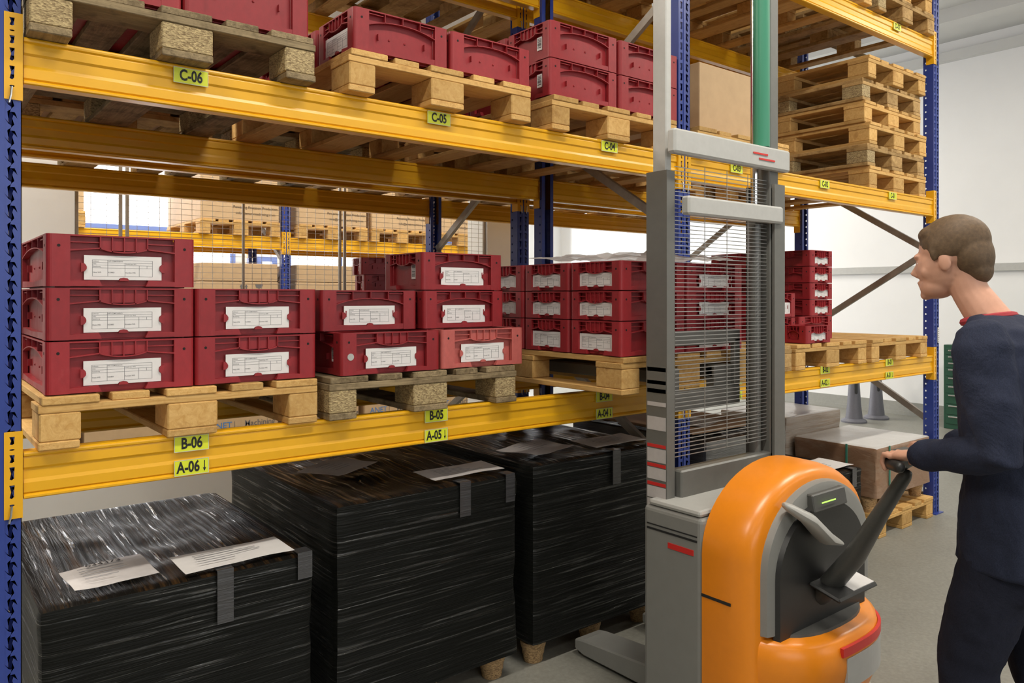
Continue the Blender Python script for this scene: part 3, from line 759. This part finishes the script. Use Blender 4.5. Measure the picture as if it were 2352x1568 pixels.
# arrows and glass marks on lower cartons
def pict(x,y,z):
    m=MB()
    for q in (-.12,-.07): m.prism([(q-.006,0),(q+.006,0),(q+.006,.05),(q+.016,.05),(q,.075),(q-.016,.05),(q-.006,.05)],lambda p,h_,h:(p,h,h_),0,.001)
    m.prism([(.02,.075),(.10,.075),(.09,.045),(.065,.035),(.065,.008),(.085,0),(.035,0),(.055,.008),(.055,.035),(.03,.045)],lambda p,h_,h:(p,h,h_),0,.001)
    return m.build('handling_mark','logo_grey')
for xx in (2.58,):
    o=pict(xx,Y3+.018,1.60); c=[q for q in bpy.data.objects if q.get('label','').startswith('brown carton below the lidded one, left of the middle')][0]
    o.parent=c; o.location=(xx-c.location.x,Y3+.018-c.location.y,1.60-c.location.z)
carton(3.15,3.62,.18,.80,TC,TC+.42,'plain light brown carton on the pallet above C-03, behind the mast')
# cartons on the second rack, middle level (seen from below and between beams)
carton(3.83,4.60,R2F+.04,R2F+1.0,TC,TC+.78,'large plain carton on the second rack behind the mast')
for k,x in enumerate((.14,1.02,1.90)): carton(x+.03,x+.79,R2F+.02,R2F+1.0,TC,TC+.30,'low brown carton on the second rack middle level, left bay, %s of three'%fn[k],mat='carton_dark')
for k,x in enumerate((2.94,4.70)): carton(x+.02,x+.78,R2F+.02,R2F+1.0,TC,TC+.30,'low brown carton on the second rack middle level, %s in the right bay'%['first','second'][k],mat='carton_dark')
carton(.18,.86,R2F+.05,R2F+1.0,D+.144,D+.55,'carton on the upper level of the second rack, left end')
# ------------------------------------------------------------------ wrapped loads
def press_pallet():
    r=empty('presswood_pallet'); m=MB(); m.box(-.375,.375,.03,1.17,.085,.104); m.build('deck','presswood',r,bevel=.006)
    for x in (-.33,0,.33):
        for y in (.08,.6,1.12):
            m=MB(); n=14; rs=[]
            for z,q in ((0,.040),(.006,.043),(.03,.046),(.034,.049),(.06,.052),(.064,.055),(.09,.060)):
                rs.append([(x+q*math.cos(2*PI*i/n),y+q*.9*math.sin(2*PI*i/n),z) for i in range(n)])
            m.rings(rs); m.build('foot','presswood',r,smooth=True)
    return r
PP=Kind(press_pallet)
def wrapped(name,x0,x1,y0,y1,z0,z1,label,mats=('film_black_side','film_black_top'),sag=.012,seed=1,cat='wrapped load',amp=.006):
    r=empty(name,(x0,y0,z0),0,label,cat); w=x1-x0;d=y1-y0;h=z1-z0
    m=MB(); NX,NY,NZ=28,36,20; R=.022
    def P(a,b,c):
        x=a*w;y=b*d;z=c*h
        # round edges
        cx=min(max(x,R),w-R);cy=min(max(y,R),d-R);cz=min(max(z,0.0),h-R)
        v=Vector((x-cx,y-cy,z-cz))
        if v.length>1e-6:
            s=max(abs(v.x),abs(v.y),abs(v.z)); k=v.normalized()*R if s>=R*.999 else v
            if (v.x!=0)+(v.y!=0)+(v.z!=0)>1: x,y,z=cx+k.x,cy+k.y,cz+k.z
        q=Vector((x*2.2+seed*7,y*2.2,z*9)); nn=noise.noise(q); n2=noise.noise(Vector((x*11+seed,y*11,z*16)))
        ctr=Vector((x-w/2,y-d/2,0)); 
        if c<1-1e-6: 
            out=Vector((1 if a>.999 else -1 if a<.001 else 0,1 if b>.999 else -1 if b<.001 else 0,0)); bow=-.006*math.sin(PI*c)
            o=out*(nn*amp+n2*amp*.4+bow); x+=o.x;y+=o.y
        if c>1-1e-6:
            e=min(a,1-a,b,1-b); fade=min(1,e*7)
            z+=(noise.noise(Vector((x*3+seed,y*3,5)))*sag+noise.noise(Vector((x*13+seed,y*9,5)))*sag*.5-sag*.6)*fade
        return (x,y,z)
    def grid(nu,nv,fn,mi):
        vs=[P(*fn(i/nu,j/nv)) for j in range(nv+1) for i in range(nu+1)]
        m.mi=mi; m.add(vs,[(j*(nu+1)+i,j*(nu+1)+i+1,(j+1)*(nu+1)+i+1,(j+1)*(nu+1)+i) for j in range(nv) for i in range(nu)])
    grid(NX,NZ,lambda u,v:(u,0,v),0); grid(NX,NZ,lambda u,v:(1-u,1,v),0); grid(NY,NZ,lambda u,v:(0,1-u,v),0); grid(NY,NZ,lambda u,v:(1,u,v),0)
    grid(NX,NY,lambda u,v:(u,v,1),1); grid(2,2,lambda u,v:(u,1-v,0),0)
    o=m.build('film_wrap',mats,r,smooth=True)
    return r
def sheet(r,x,y,z,w,d,rz,label=None,mat='paper',txt=None,curl=.006,name='paper_sheet'):
    m=MB(); n=8
    for i in range(n):
        for j in range(n):
            def q(i,j):
                a=w*(i/n-.5);b=d*(j/n-.5); return (a,b,curl*noise.noise(Vector((a*7+x*5,b*7,2)))+curl*.8)
            p=[q(i,j),q(i+1,j),q(i+1,j+1),q(i,j+1)]; m.hexa([(a,b,c-.0006) for a,b,c in p]+p)
    o=m.build(name,mat,r,smooth=True); o.location=(x,y,z); o.rotation_euler=(0,0,rz)
    if label: o['label']=label
    if txt: text(txt[0],txt[1],'ink',o,(txt[2],txt[3],curl*1.7),(0,0,txt[4]),'lettering',.0008,1)
    g=MB()
    for k in range(5): g.box(-w*.34,-w*.34+w*random.uniform(.25,.6),d*(.2-.12*k),d*(.2-.12*k)+.004,curl*1.9,curl*1.9+.0004)
    g.build('print','ink_grey',o)
    return o
def tape(r,x,z1,z0,w=.05,y=-.004):
    m=MB(); m.box(x-w/2,x+w/2,y-.003,y,z0,z1); m.box(x-w/2,x+w/2,y-.002,y+.05,z1,z1+.003); m.build('clear_tape','film_tape',r)
# three black loads in the left bay
A1=wrapped('wrapped_load',.082,.880,.0,1.06,.106,.692,'low black film-wrapped load at the left, papers reading 634373 on top',seed=2,sag=.016)
sheet(A1,.205,.16,.600,.23,.20,.06,'crumpled white delivery note reading 634373','paper_dull',('634373',.034,.0,.07,0),.010)
sheet(A1,.56,.105,.598,.35,.17,.03,'white shipping form','paper')
tape(A1,.50,.594,.43); tape(A1,.76,.594,.51)
A2=wrapped('wrapped_load',.955,1.757,.0,1.10,.106,.832,'tall black film-wrapped load in the middle of the left bay floor',('film_black_side','film_black_top_b'),seed=3,sag=.02)
sheet(A2,.25,.50,.738,.28,.20,.5,'greyish paper sheet under film','paper_dull',curl=.008); sheet(A2,.60,.13,.740,.34,.16,.02,'white shipping form','paper_dull')
tape(A2,.535,.73,.60); tape(A2,.755,.73,.62,.045)
A3=wrapped('wrapped_load',1.832,2.640,.0,1.15,.106,.852,'black film-wrapped load under labels A-04, two papers on top',('film_black_side','film_black_top_b'),seed=4,sag=.02)
sheet(A3,.20,.22,.757,.30,.22,.25,'greyish delivery note','paper_dull',('37374',.03,.05,.08,0),.010); sheet(A3,.60,.15,.757,.34,.18,.0,'film-covered form','paper_dull')
tape(A3,.49,.75,.60); 
PP.place((.48,0,0),0,'pressed-wood pallet under the low black load at the left','pallet'); PP.place((1.355,0.005,0),0,'pressed-wood pallet with cone feet under the tall middle black load','pallet'); PP.place((2.236,0.005,0),0,'pressed-wood pallet with cone feet under the load at A-04','pallet')
# right bay floor
A4=wrapped('wrapped_load',2.975,3.70,.0,1.0,.106,.815,'dark film-wrapped load with cardboard lid under labels A-03',('film_grey_wrap','film_black_top_b'),seed=5,sag=.015,amp=.009)
m=MB(); m.box(.04,.66,.12,.95,.722,.738); m.build('cardboard_lid','carton_dark',A4,bevel=.003); sheet(A4,.3,.3,.742,.28,.2,.3,'film-covered paper','paper_dull')
PP.place((3.345,0,0),0,'pressed-wood pallet under the dark load at A-03','pallet')
A5=wrapped('wrapped_load',3.775,4.555,.0,1.05,.106,.475,'low black film-wrapped load with white paper under label A-02',('film_black_side','film_black_top_b'),seed=6,sag=.008)
sheet(A5,.59,.16,.380,.30,.24,.0,'white paper sheet','paper'); tape(A5,.66,.374,.26)
PP.place((4.165,0,0),0,'pressed-wood pallet under the low black load at A-02','pallet')
pallet('new',4.69,-.03,0,'light wooden floor pallet under the brown wrapped box at A-01',.012)
PP.place((5.09,-.01,.144),0,'pressed-wood pallet standing on the floor pallet at A-01','pallet')
A6=wrapped('wrapped_load',4.70,5.47,-.02,.58,.250,.575,'brown box in clear film on stacked pallets under label A-01',('film_clear_brown','film_white_top'),seed=7,sag=.006,cat='wrapped box',amp=.002)
m=MB(); m.box(.15,.162,-.006,.0,.0,.325); m.box(-.006,.0,.2,.212,0,.325); m.build('strap','strap_green',A6)
A7=wrapped('wrapped_load',4.66,5.40,.60,1.17,.250,.70,'whitish film-wrapped load behind the brown wrapped box',('film_white_side','film_white_top'),seed=8,sag=.008,cat='wrapped load',amp=.004)

# ------------------------------------------------------------------ floor cones, cabinet
def cone():
    r=empty('cone_stand'); m=MB(); n=24; rs=[]
    for z,q in ((0,.15),(.02,.15),(.035,.135),(.05,.10),(.2,.082),(.45,.065),(.72,.050),(.74,.040)):
        rs.append([(q*math.cos(2*PI*i/n),q*math.sin(2*PI*i/n),z) for i in range(n)])
    m.rings(rs); m.build('cone_body','cone_grey',r,smooth=True)
    m=MB(); m.prism([(.016*math.cos(a),.0+.016*math.sin(a)-.05) for a in [PI+PI*k/8 for k in range(9)]]+[(.016*math.cos(a),.09+.016*math.sin(a)) for a in [PI*k/8 for k in range(9)]],lambda p,q,h:(p,h,q+.42),-.078,.078); m.build('grip_slot','truck_black',r)
    return r
kc=Kind(cone); kc.place((9.02,2.40,0),-.75,'grey cone-shaped stand nearer the right upright pair, left of two','cone'); kc.place((9.50,2.36,0),-.75,'grey cone-shaped stand closer to the white wall, right of two','cone')
r=empty('drawer_cabinet',(9.42,1.52,0),0,'dark green workshop drawer cabinet against the white wall','cabinet')
m=MB(); m.box(0,.66,-1.6,0,0,.985); m.build('cabinet_body','cabinet_green',r,bevel=.005)
for c in range(2):
    zt_=.94
    for i,h in enumerate((.075,.075,.075,.1,.1,.1,.125,.125,.11)):
        m=MB(); y1=-.03-c*.79; m.box(-.012,.0,y1-.74,y1,zt_-h+.006,zt_); d=m.build('drawer','cabinet_green',r,bevel=.002)
        m=MB(); m.box(-.028,-.012,y1-.70,y1-.03,zt_-.028,zt_-.012); m.build('handle','chrome',d,bevel=.003); zt_-=h

# ------------------------------------------------------------------ lift truck
T=empty('lift_truck',(2.37,-.5,0),0,'orange and grey pedestrian lift truck raising the crate pallet','lift truck')
def tp(name,mb,mat,parent=None,**k): return mb.build(name,mat,parent or T,**k)
MT=4.1
for s in (-1,1):
    m=MB()
    x0,x1=(-.36,-.315) if s<0 else (.275,.35)
    m.prism([(x0,-.06),(x1,-.06),(x1,-.05),(x0+.010,-.05),(x0+.010,.03),(x1,.03),(x1,.04),(x0,.04)] if s<0 else [(x1,-.10),(x0,-.10),(x0,-.088),(x1-.012,-.088),(x1-.012,.03),(x0,.03),(x0,.04),(x1,.04)],lambda p,q,h:(p,q,h),.10,2.02)
    o=tp('outer_mast_channel',m,'mast_grey')
    if s<0:
        # warning stickers on the side face
        def stk(z0,z1,mat,nm_): 
            g=MB(); g.box(x0-.0015,x0,-.055,.034,z0,z1); g.build(nm_,mat,o)
        stk(1.19,1.29,'mast_grey','sticker')
        for z0,z1,mt in ((1.27,1.285,'paper_dull'),(1.222,1.236,'paper_dull'),(1.19,1.205,'paper_dull'),(1.14,1.155,'paper_dull'),(1.05,1.10,'paper_dull'),(.985,.997,'signal_red'),(.93,.98,'paper_dull'),(.912,.924,'signal_red'),(.865,.908,'paper_dull'),(.842,.854,'signal_red'),(.795,.838,'paper_dull'),(.755,.79,'paper_dull')): stk(z0,z1,mt,'warning_sticker')
    m=MB(); xa=x0+.022 if s<0 else x0-.0; xa=xa; m.box(x0+.012 if s<0 else x0,x1 if s<0 else x1-.016,-.045 if s<0 else -.08,.02,.15,MT)
    tp('inner_mast_channel',m,'mast_light' if s<0 else 'mast_grey',bevel=.004)
m=MB(); m.box(-.38,.37,-.115,-.075,2.075,2.165); tp('upper_crossbar',m,'mast_light',bevel=.008)
m=MB(); m.box(.10,.20,-.118,-.116,2.125,2.132); m.box(.14,.25,-.118,-.116,2.105,2.112); tp('red_marking',m,'signal_red')
m=MB(); m.box(-.30,.32,-.115,-.075,1.855,1.925); tp('lower_crossbar',m,'mast_light',bevel=.008)
m=MB(); m.box(-.30,.30,-.08,-.02,.78,.9); tp('mast_foot_bar',m,'mast_grey',bevel=.006)
m=MB(); z=.95
while z<2.05: m.box(-.315,.275,-.062,-.059,z,z+.0028); z+=.0155
for x in (-.14,.0,.14): m.box(x-.0012,x+.0012,-.064,-.062,.95,2.05)
tp('guard_grille',m,'wire')
m=MB(); m.tube([(0.235,-.03,.2),(.235,-.03,1.9)],.026,14); tp('lift_cylinder',m,'mast_grey',smooth=True)
m=MB(); m.tube([(.235,-.03,1.9),(.235,-.03,3.6)],.015,12); tp('piston_rod',m,'chrome',smooth=True)
m=MB(); m.tube([(.225,-.07,2.17),(.225,-.07,MT)],.034,14); tp('hose',m,'hose_green',smooth=True)
m=MB()
z=1.0
while z<3.5: m.box(-.285,-.265,-.0,.015,z,z+.014); z+=.02
tp('lift_chain',m,'mast_grey')
m=MB(); m.box(-.26,.25,.05,.085,LZ-.08,LZ+.0); m.box(-.26,.25,.05,.075,LZ+.18,LZ+.24); m.box(-.26,-.22,.05,.075,LZ,LZ+.2); m.box(.21,.25,.05,.075,LZ,LZ+.2); tp('fork_carriage',m,'mast_grey',bevel=.004)
for x in (-.245,.10):
    m=MB(); m.box(x,x+.12,.08,1.22,LZ+.036,LZ+.088); m.box(x,x+.12,.07,.12,LZ-.06,LZ+.09); tp('fork',m,'mast_grey',bevel=.006)
for x in (-.295,.135):
    m=MB(); m.prism([(-.1,.02),(.46,.015),(.51,.03),(.51,.07),(.46,.08),(-.1,.125)],lambda p,q,h:(h,p,q),x,x+.15); l=tp('support_leg',m,'truck_grey',bevel=.006)
    m=MB(); m.tube([(x+.03,.44,.038),(x+.12,.44,.038)],.037,18); m.build('load_wheel','truck_black',l,smooth=True)
# chassis
m=MB(); m.prism([(-.40,.02),(.40,.02),(.40,-.25),(-.40,-.25)],lambda p,q,h:(p,q,h),.06,.775); tp('chassis',m,'truck_grey',bevel=.018,segs=3)
m=MB(); m.box(-.395,.395,-.24,.0,.775,.80); tp('chassis_cover',m,'truck_light',bevel=.012,segs=2)
m=MB(); m.box(-.402,-.4,-.23,.0,.690,.697); m.box(-.402,-.4,-.23,.0,.708,.712); tp('seam',m,'truck_black')
m=MB(); m.box(-.4025,-.4,-.215,-.10,.640,.660); tp('red_lettering_strip',m,'signal_red')
def archp(w,zb,zs,zt,n=24,bulge=1.0):
    pts=[(-w,zb)]
    for i in range(n+1):
        a=PI-PI*i/n; pts.append((w*math.cos(a)*1.0,zs+(zt-zs)*math.sin(a)**bulge))
    pts.append((w,zb)); return pts
# orange hood: rings of arch sections along -y, shrinking into a rounded rear edge
m=MB(); secs=[(-.25,.40,.945),(-.30,.402,.945),(-.36,.400,.943),(-.40,.392,.936),(-.425,.378,.922),(-.44,.355,.902)]
rs=[]
for y,w,zt2 in secs: rs.append([Vector((p,y,q)) for p,q in archp(w,.10,.66,zt2)])
m.rings(rs); tp('hood',m,'truck_orange',smooth=True)
m=MB(); m.box(-.403,-.401,-.37,-.25,.512,.522); tp('hood_seam',m,'truck_black')
# grey trim ring and dark console inside the arch
m=MB(); rs=[]
for y,w,zt2 in ((-.43,.345,.895),(-.462,.335,.885),(-.47,.315,.866)): rs.append([Vector((p+.005,y,q)) for p,q in archp(w,.42,.62,zt2)])
m.rings(rs); tp('console_trim',m,'truck_grey',smooth=True)
m=MB(); rs=[]
for y,w,zt2 in ((-.465,.29,.83),(-.485,.28,.82)): rs.append([Vector((p-.01,y,q)) for p,q in archp(w,.40,.60,zt2)])
m.rings(rs); tp('console_panel',m,'truck_black',smooth=True)
m=MB(); n=16
outer=[(-.22+.30*i/n,.86+.05*math.sin(PI*i/n)-.30*(i/n)**2*.2) for i in range(n+1)]
m.tube([(-.24,-.49,.84),(-.18,-.52,.80),(-.10,-.53,.73),(.0,-.53,.69)],[.03,.045,.05,.02],12,True,.5); tp('console_grip',m,'truck_light',smooth=True)
m=MB(); m.hexa([(-.10,-.50,.80),(.12,-.50,.80),(.12,-.47,.80),(-.10,-.47,.80),(-.10,-.488,.86),(.12,-.488,.86),(.12,-.46,.86),(-.10,-.46,.86)]); dsp=tp('display',m,'truck_dark',bevel=.004)
m=MB(); m.box(-.06,.03,-.5035,-.501,.828,.832); m.build('display_light','display_green',dsp)
m=MB(); m.hexa([(-.12,-.60,.52),(.14,-.60,.52),(.14,-.485,.55),(-.12,-.485,.55),(-.12,-.60,.535),(.14,-.60,.535),(.14,-.485,.565),(-.12,-.485,.565)]); sh=tp('document_shelf',m,'truck_black',bevel=.006)
m=MB(); m.hexa([(-.01,-.59,.537),(.13,-.59,.537),(.13,-.50,.558),(-.01,-.50,.558),(-.01,-.59,.540),(.13,-.59,.540),(.13,-.50,.561),(-.01,-.50,.561)]); m.build('paper_note','paper',sh)
# orange belly, D-shaped plan
def dplan(w,y0,dep,z,n=22,zf=None):
    pts=[]
    for i in range(n+1):
        a=PI*i/n; c=math.cos(a); s_=math.sin(a)
        x=-w*math.copysign(abs(c)**.75,c); y=y0-dep*abs(s_)**.8
        pts.append(Vector((x,y,z if zf is None else z+zf*(y0-y))))
    return pts
m=MB(); rs=[]
for z,w,dp in ((.07,.34,.27),(.10,.36,.30),(.18,.375,.33),(.28,.385,.35),(.36,.39,.35),(.41,.385,.335),(.425,.37,.315)):
    rs.append([p+Vector((0,0,.0)) for p in dplan(w,-.25,dp,z,zf=-.10 if z>.3 else 0)]+[Vector((w,-.24,z)),Vector((-w,-.24,z))][:0])
m.rings(rs); tp('drive_cover',m,'truck_orange',smooth=True)
m=MB(); rs=[]
for z,w,dp in ((.40,.33,.275),(.432,.32,.265)): rs.append(dplan(w,-.27,dp,z,zf=-.10))
m.rings(rs); tp('dark_tray',m,'truck_dark',smooth=True)
# red strip and grey plate on the rear
def patch(z0,z1,a0,a1,off,mat,name):
    m=MB(); n=12; lo=[];hi=[]
    P=[dplan(.387+off,-.25,.35+off,z,60) for z in (z0,z1)]
    i0,i1=int(60*a0),int(60*a1)
    for i in range(i0,i1):
        a,b,c,d=P[0][i],P[0][i+1],P[1][i+1],P[1][i]; o=Vector((0,.012,0)); m.hexa([a,b,b+o,a+o,d,c,c+o,d+o])
    return tp(name,m,mat)
patch(.335,.365,.45,.80,.004,'signal_red','red_strip'); patch(.22,.325,.48,.78,.003,'truck_light','rear_plate')
m=MB(); rs=[]
for z,w,dp in ((.03,.37,.29),(.075,.38,.325),(.10,.375,.325)): rs.append(dplan(w,-.25,dp,z))
m.rings(rs); tp('bumper_skirt',m,'truck_light',smooth=True)
for x in (-.1,.1):
    m=MB(); m.tube([(x-.03,-.42,.07),(x+.03,-.42,.07)],.07,20); tp('drive_wheel',m,'truck_black',smooth=True)
# tiller
m=MB(); m.tube([(-.02,-.48,.50),(-.03,-.60,.66),(-.08,-.72,.85),(-.10,-.80,.98)],[.055,.05,.036,.03],14,True,.65); til=tp('tiller_arm',m,'truck_dark',smooth=True)
m=MB(); m.tube([(-.26,-.86,1.045),(-.20,-.80,1.04),(-.10,-.79,1.03),(.02,-.80,1.04),(.08,-.86,1.045)],[.018,.02,.03,.02,.018],12,True); m.build('tiller_handle','truck_black',til,smooth=True)
m=MB(); m.box(-.14,-.05,-.84,-.77,1.04,1.07); m.build('tiller_head','truck_dark',til,bevel=.012,segs=2)

# ------------------------------------------------------------------ person
def rot_from(f):   # x side(left), y forward, z up
    f=Vector(f).normalized(); up=Vector((0,0,1)); s=f.cross(up).normalized(); u=s.cross(f)
    return Matrix((s,f,u)).transposed()
HX,HY=2.275,-1.455
def person():
    HX,HY=2.275,-1.455
    pz=lambda x,y,z: Vector((x,y,z))
    m=MB(); hc=pz(HX,HY+.02,1.665); f=Vector((-.10,1,-.16)); Rr=rot_from(f)
    E=lambda off,r,rt=Rr: m.ell(hc+Rr@Vector(off),r,rt,20,12)
    E((0,-.012,.03),(.074,.094,.088)); E((0,.018,-.02),(.066,.080,.085)); E((0,.045,-.076),(.050,.052,.040)); E((0,.082,-.098),(.020,.018,.016))
    E((0,.080,.020),(.044,.016,.012)); m.tube([hc+Rr@Vector((0,.084,.014)),hc+Rr@Vector((0,.094,-.008)),hc+Rr@Vector((0,.111,-.028)),hc+Rr@Vector((0,.095,-.036))],[.007,.008,.0095,.010],10,True); E((0,.092,-.058),(.021,.010,.005)); E((0,.090,-.068),(.019,.010,.006))
    for s in (-1,1):
        E((s*.036,.056,-.032),(.024,.022,.024)); E((s*.072,-.004,-.014),(.007,.018,.028)); E((s*.071,.0,-.026),(.006,.011,.012))
    # neck and trunk core
    HYo=HY; HY=HY-.085; sh=pz(HX+.01,HY,1.455)
    m.tube([hc+Rr@Vector((0,-.028,-.05)),hc+Rr@Vector((0,-.038,-.11)),sh+Vector((0,.0,.03)),sh-Vector((0,0,.08))],[.052,.050,.060,.08],16,True)
    m.tube([sh-Vector((0,.03,.05)),pz(HX+.01,HY-.07,1.25),pz(HX+.01,HY-.075,1.0),pz(HX+.01,HY-.07,.90)],[.08,.11,.10,.11],18,True)
    LS=pz(HX-.185,HY-.05,1.415); RS=pz(HX+.205,HY-.05,1.415); LE=pz(HX-.225,HY-.11,1.135); RE=pz(HX+.24,HY-.09,1.13)
    LW=pz(HX-.14,HYo+.045,1.085); RW=pz(HX+.13,HYo+.065,1.085)
    m.tube([LS,LE],[.045,.036],12,True); m.tube([LE,LW],[.036,.026],12,True); m.tube([RS,RE],[.045,.036],12,True); m.tube([RE,RW],[.036,.026],12,True)
    hands=[]
    for Wp,El,s in ((LW,LE,-1),(RW,RE,1)):
        d=(Wp-El).normalized(); side=Vector((s,0,0)); side=(side-d*side.dot(d)).normalized(); up=side.cross(d) if s>0 else d.cross(side)
        if up.z<0: up=-up
        pc=Wp+d*.05; Rm=Matrix((side,d,up)).transposed()
        m.tube([Wp-d*.03,Wp+d*.012],[.026,.025],12,True,.8); m.ell(pc,(.040,.050,.017),Rm,16,10)
        for k,(o,L_) in enumerate(((-.030,.062),(-.010,.072),(.010,.068),(.029,.054))):
            b=pc+side*o+d*.036; p1=b+d*L_*.42+up*.008; p2=p1+d*L_*.25-up*.022; p3=p2-d*L_*.10-up*.024
            m.tube([b,p1,p2,p3],[.0098,.009,.0085,.0075],8,True)
        b=pc-side*s*.0+(-side)*.036*1-d*.01 if True else pc; 
        inner=-side; b=pc+inner*.034-d*.012; m.tube([b,b+inner*.018+d*.028-up*.012,b+inner*.012+d*.050-up*.028],[.012,.0105,.009],8,True)
    for s,hy,ky,fy in ((-1,-.06,.03,-.02),(1,-.08,-.10,-.24)):
        hx=HX+.01+s*.09
        m.tube([pz(hx,HY+hy,.92),pz(hx,HY+ky,.50),pz(hx,HY+fy,.09)],[.085,.055,.038],14,True)
        m.tube([pz(hx,HY+fy-.03,.05),pz(hx,HY+fy+.15,.035)],[.035,.028],10,True)
    body=m.build('person','skin'); body.location=(0,0,0)
    tag(body,'person in navy work jacket and dark trousers bending slightly to hold the truck handle','person')
    def organic(o,v,sm=6):
        r=o.modifiers.new('remesh','REMESH'); r.mode='VOXEL'; r.voxel_size=v; r.use_smooth_shade=True
        q=o.modifiers.new('smooth','SMOOTH'); q.factor=.5; q.iterations=sm
    organic(body,.0042,4)
    # hair
    m=MB(); EH=lambda off,r: m.ell(hc+Rr@Vector(off),r,Rr,22,14)
    EH((0,-.020,.046),(.081,.097,.084)); EH((0,.026,.080),(.062,.050,.032)); EH((0,-.060,.0),(.070,.058,.078)); EH((0,-.072,-.045),(.052,.036,.045)); 
    for s in (-1,1): EH((s*.070,-.012,.035),(.011,.045,.035)); EH((s*.071,.022,.02),(.008,.012,.028))
    h=m.build('hair','hair',body); organic(h,.005,3)
    for s in (-1,1):
        m=MB(); m.ell(hc+Rr@Vector((s*.030,.0745,-.002)),(.0100,.0100,.0065),Rr,12,8); m.build('eye','eye_white',body,smooth=True)
    # jacket
    m=MB(); c=[]
    def ringt(cx,cy,cz,rx,ry,n=24): return [Vector((cx+rx*math.cos(2*PI*i/n),cy+ry*math.sin(2*PI*i/n),cz)) for i in range(n)]
    m.rings([ringt(HX+.01,HY-.015,1.500,.05,.05),ringt(HX+.01,HY-.018,1.490,.085,.075),ringt(HX+.01,HY-.05,1.462,.145,.10),ringt(HX+.01,HY-.055,1.42,.19,.125),ringt(HX+.01,HY-.065,1.34,.195,.145),ringt(HX+.01,HY-.075,1.2,.185,.145),ringt(HX+.01,HY-.08,1.05,.18,.14),ringt(HX+.01,HY-.08,.92,.19,.15),ringt(HX+.01,HY-.085,.80,.20,.165),ringt(HX+.01,HY-.085,.785,.19,.155)])
    for S_,E_,W_ in ((LS,LE,LW),(RS,RE,RW)):
        dd_=(W_-E_).normalized()
        m.tube([S_+Vector((0,0,-.005)),(S_+E_)/2,E_,(E_+W_)/2,W_-dd_*.015],[.078,.070,.062,.055,.046],16,True)
    j=m.build('jacket','cloth_navy',body); organic(j,.008,5)
    d=j.modifiers.new('fold','DISPLACE'); tx=bpy.data.textures.new('fold','CLOUDS'); tx.noise_scale=.11; tx.noise_depth=2; d.texture=tx; d.strength=.022; d.mid_level=.5; d.texture_coords='GLOBAL'
    m=MB(); m.tube([sh+Vector((math.cos(a)*.068,math.sin(a)*.062+.004,.030-.012*math.sin(a))) for a in [2*PI*i/20 for i in range(21)]],.012,8); m.build('shirt_collar','shirt_red',body,smooth=True)
    # trousers
    m=MB()
    m.rings([ringt(HX+.01,HY-.08,.90,.165,.125),ringt(HX+.01,HY-.08,.80,.175,.14),ringt(HX+.01,HY-.075,.72,.16,.13)])
    for s,hy,ky,fy in ((-1,-.06,.03,-.02),(1,-.08,-.10,-.24)):
        hx=HX+.01+s*.085
        m.tube([pz(hx,HY+hy,.82),pz(hx,HY+(hy+ky)/2,.66),pz(hx,HY+ky,.48),pz(hx,HY+(ky+fy)/2,.28),pz(hx,HY+fy,.09)],[.105,.098,.080,.072,.068],16,False)
    t=m.build('trousers','cloth_trousers',body); organic(t,.008,5); d=t.modifiers.new('fold','DISPLACE'); d.texture=tx; d.strength=.018; d.mid_level=.5; d.texture_coords='GLOBAL'
    for s,fy in ((-1,-.02),(1,-.24)):
        hx=HX+.01+s*.09; m=MB()
        m.tube([pz(hx,HY+fy-.06,.052),pz(hx,HY+fy+.04,.058),pz(hx,HY+fy+.14,.045),pz(hx,HY+fy+.20,.036)],[.046,.050,.042,.032],14,True); m.tube([pz(hx,HY+fy-.01,.06),pz(hx,HY+fy-.01,.12)],[.05,.048],14)
        m.build('shoe','shoe_black',body,smooth=True)
person()
# cable on the floor
m=MB(); pts=[(2.9,-1.25,.005),(3.2,-1.22,.005),(3.35,-1.35,.005),(3.3,-1.6,.005),(3.1,-1.9,.005),(3.2,-2.4,.005)]
m.tube(pts,.005,8); o=m.build('floor_cord','signal_red',smooth=True); tag(o,'thin red cord lying on the grey floor behind the truck','cord')
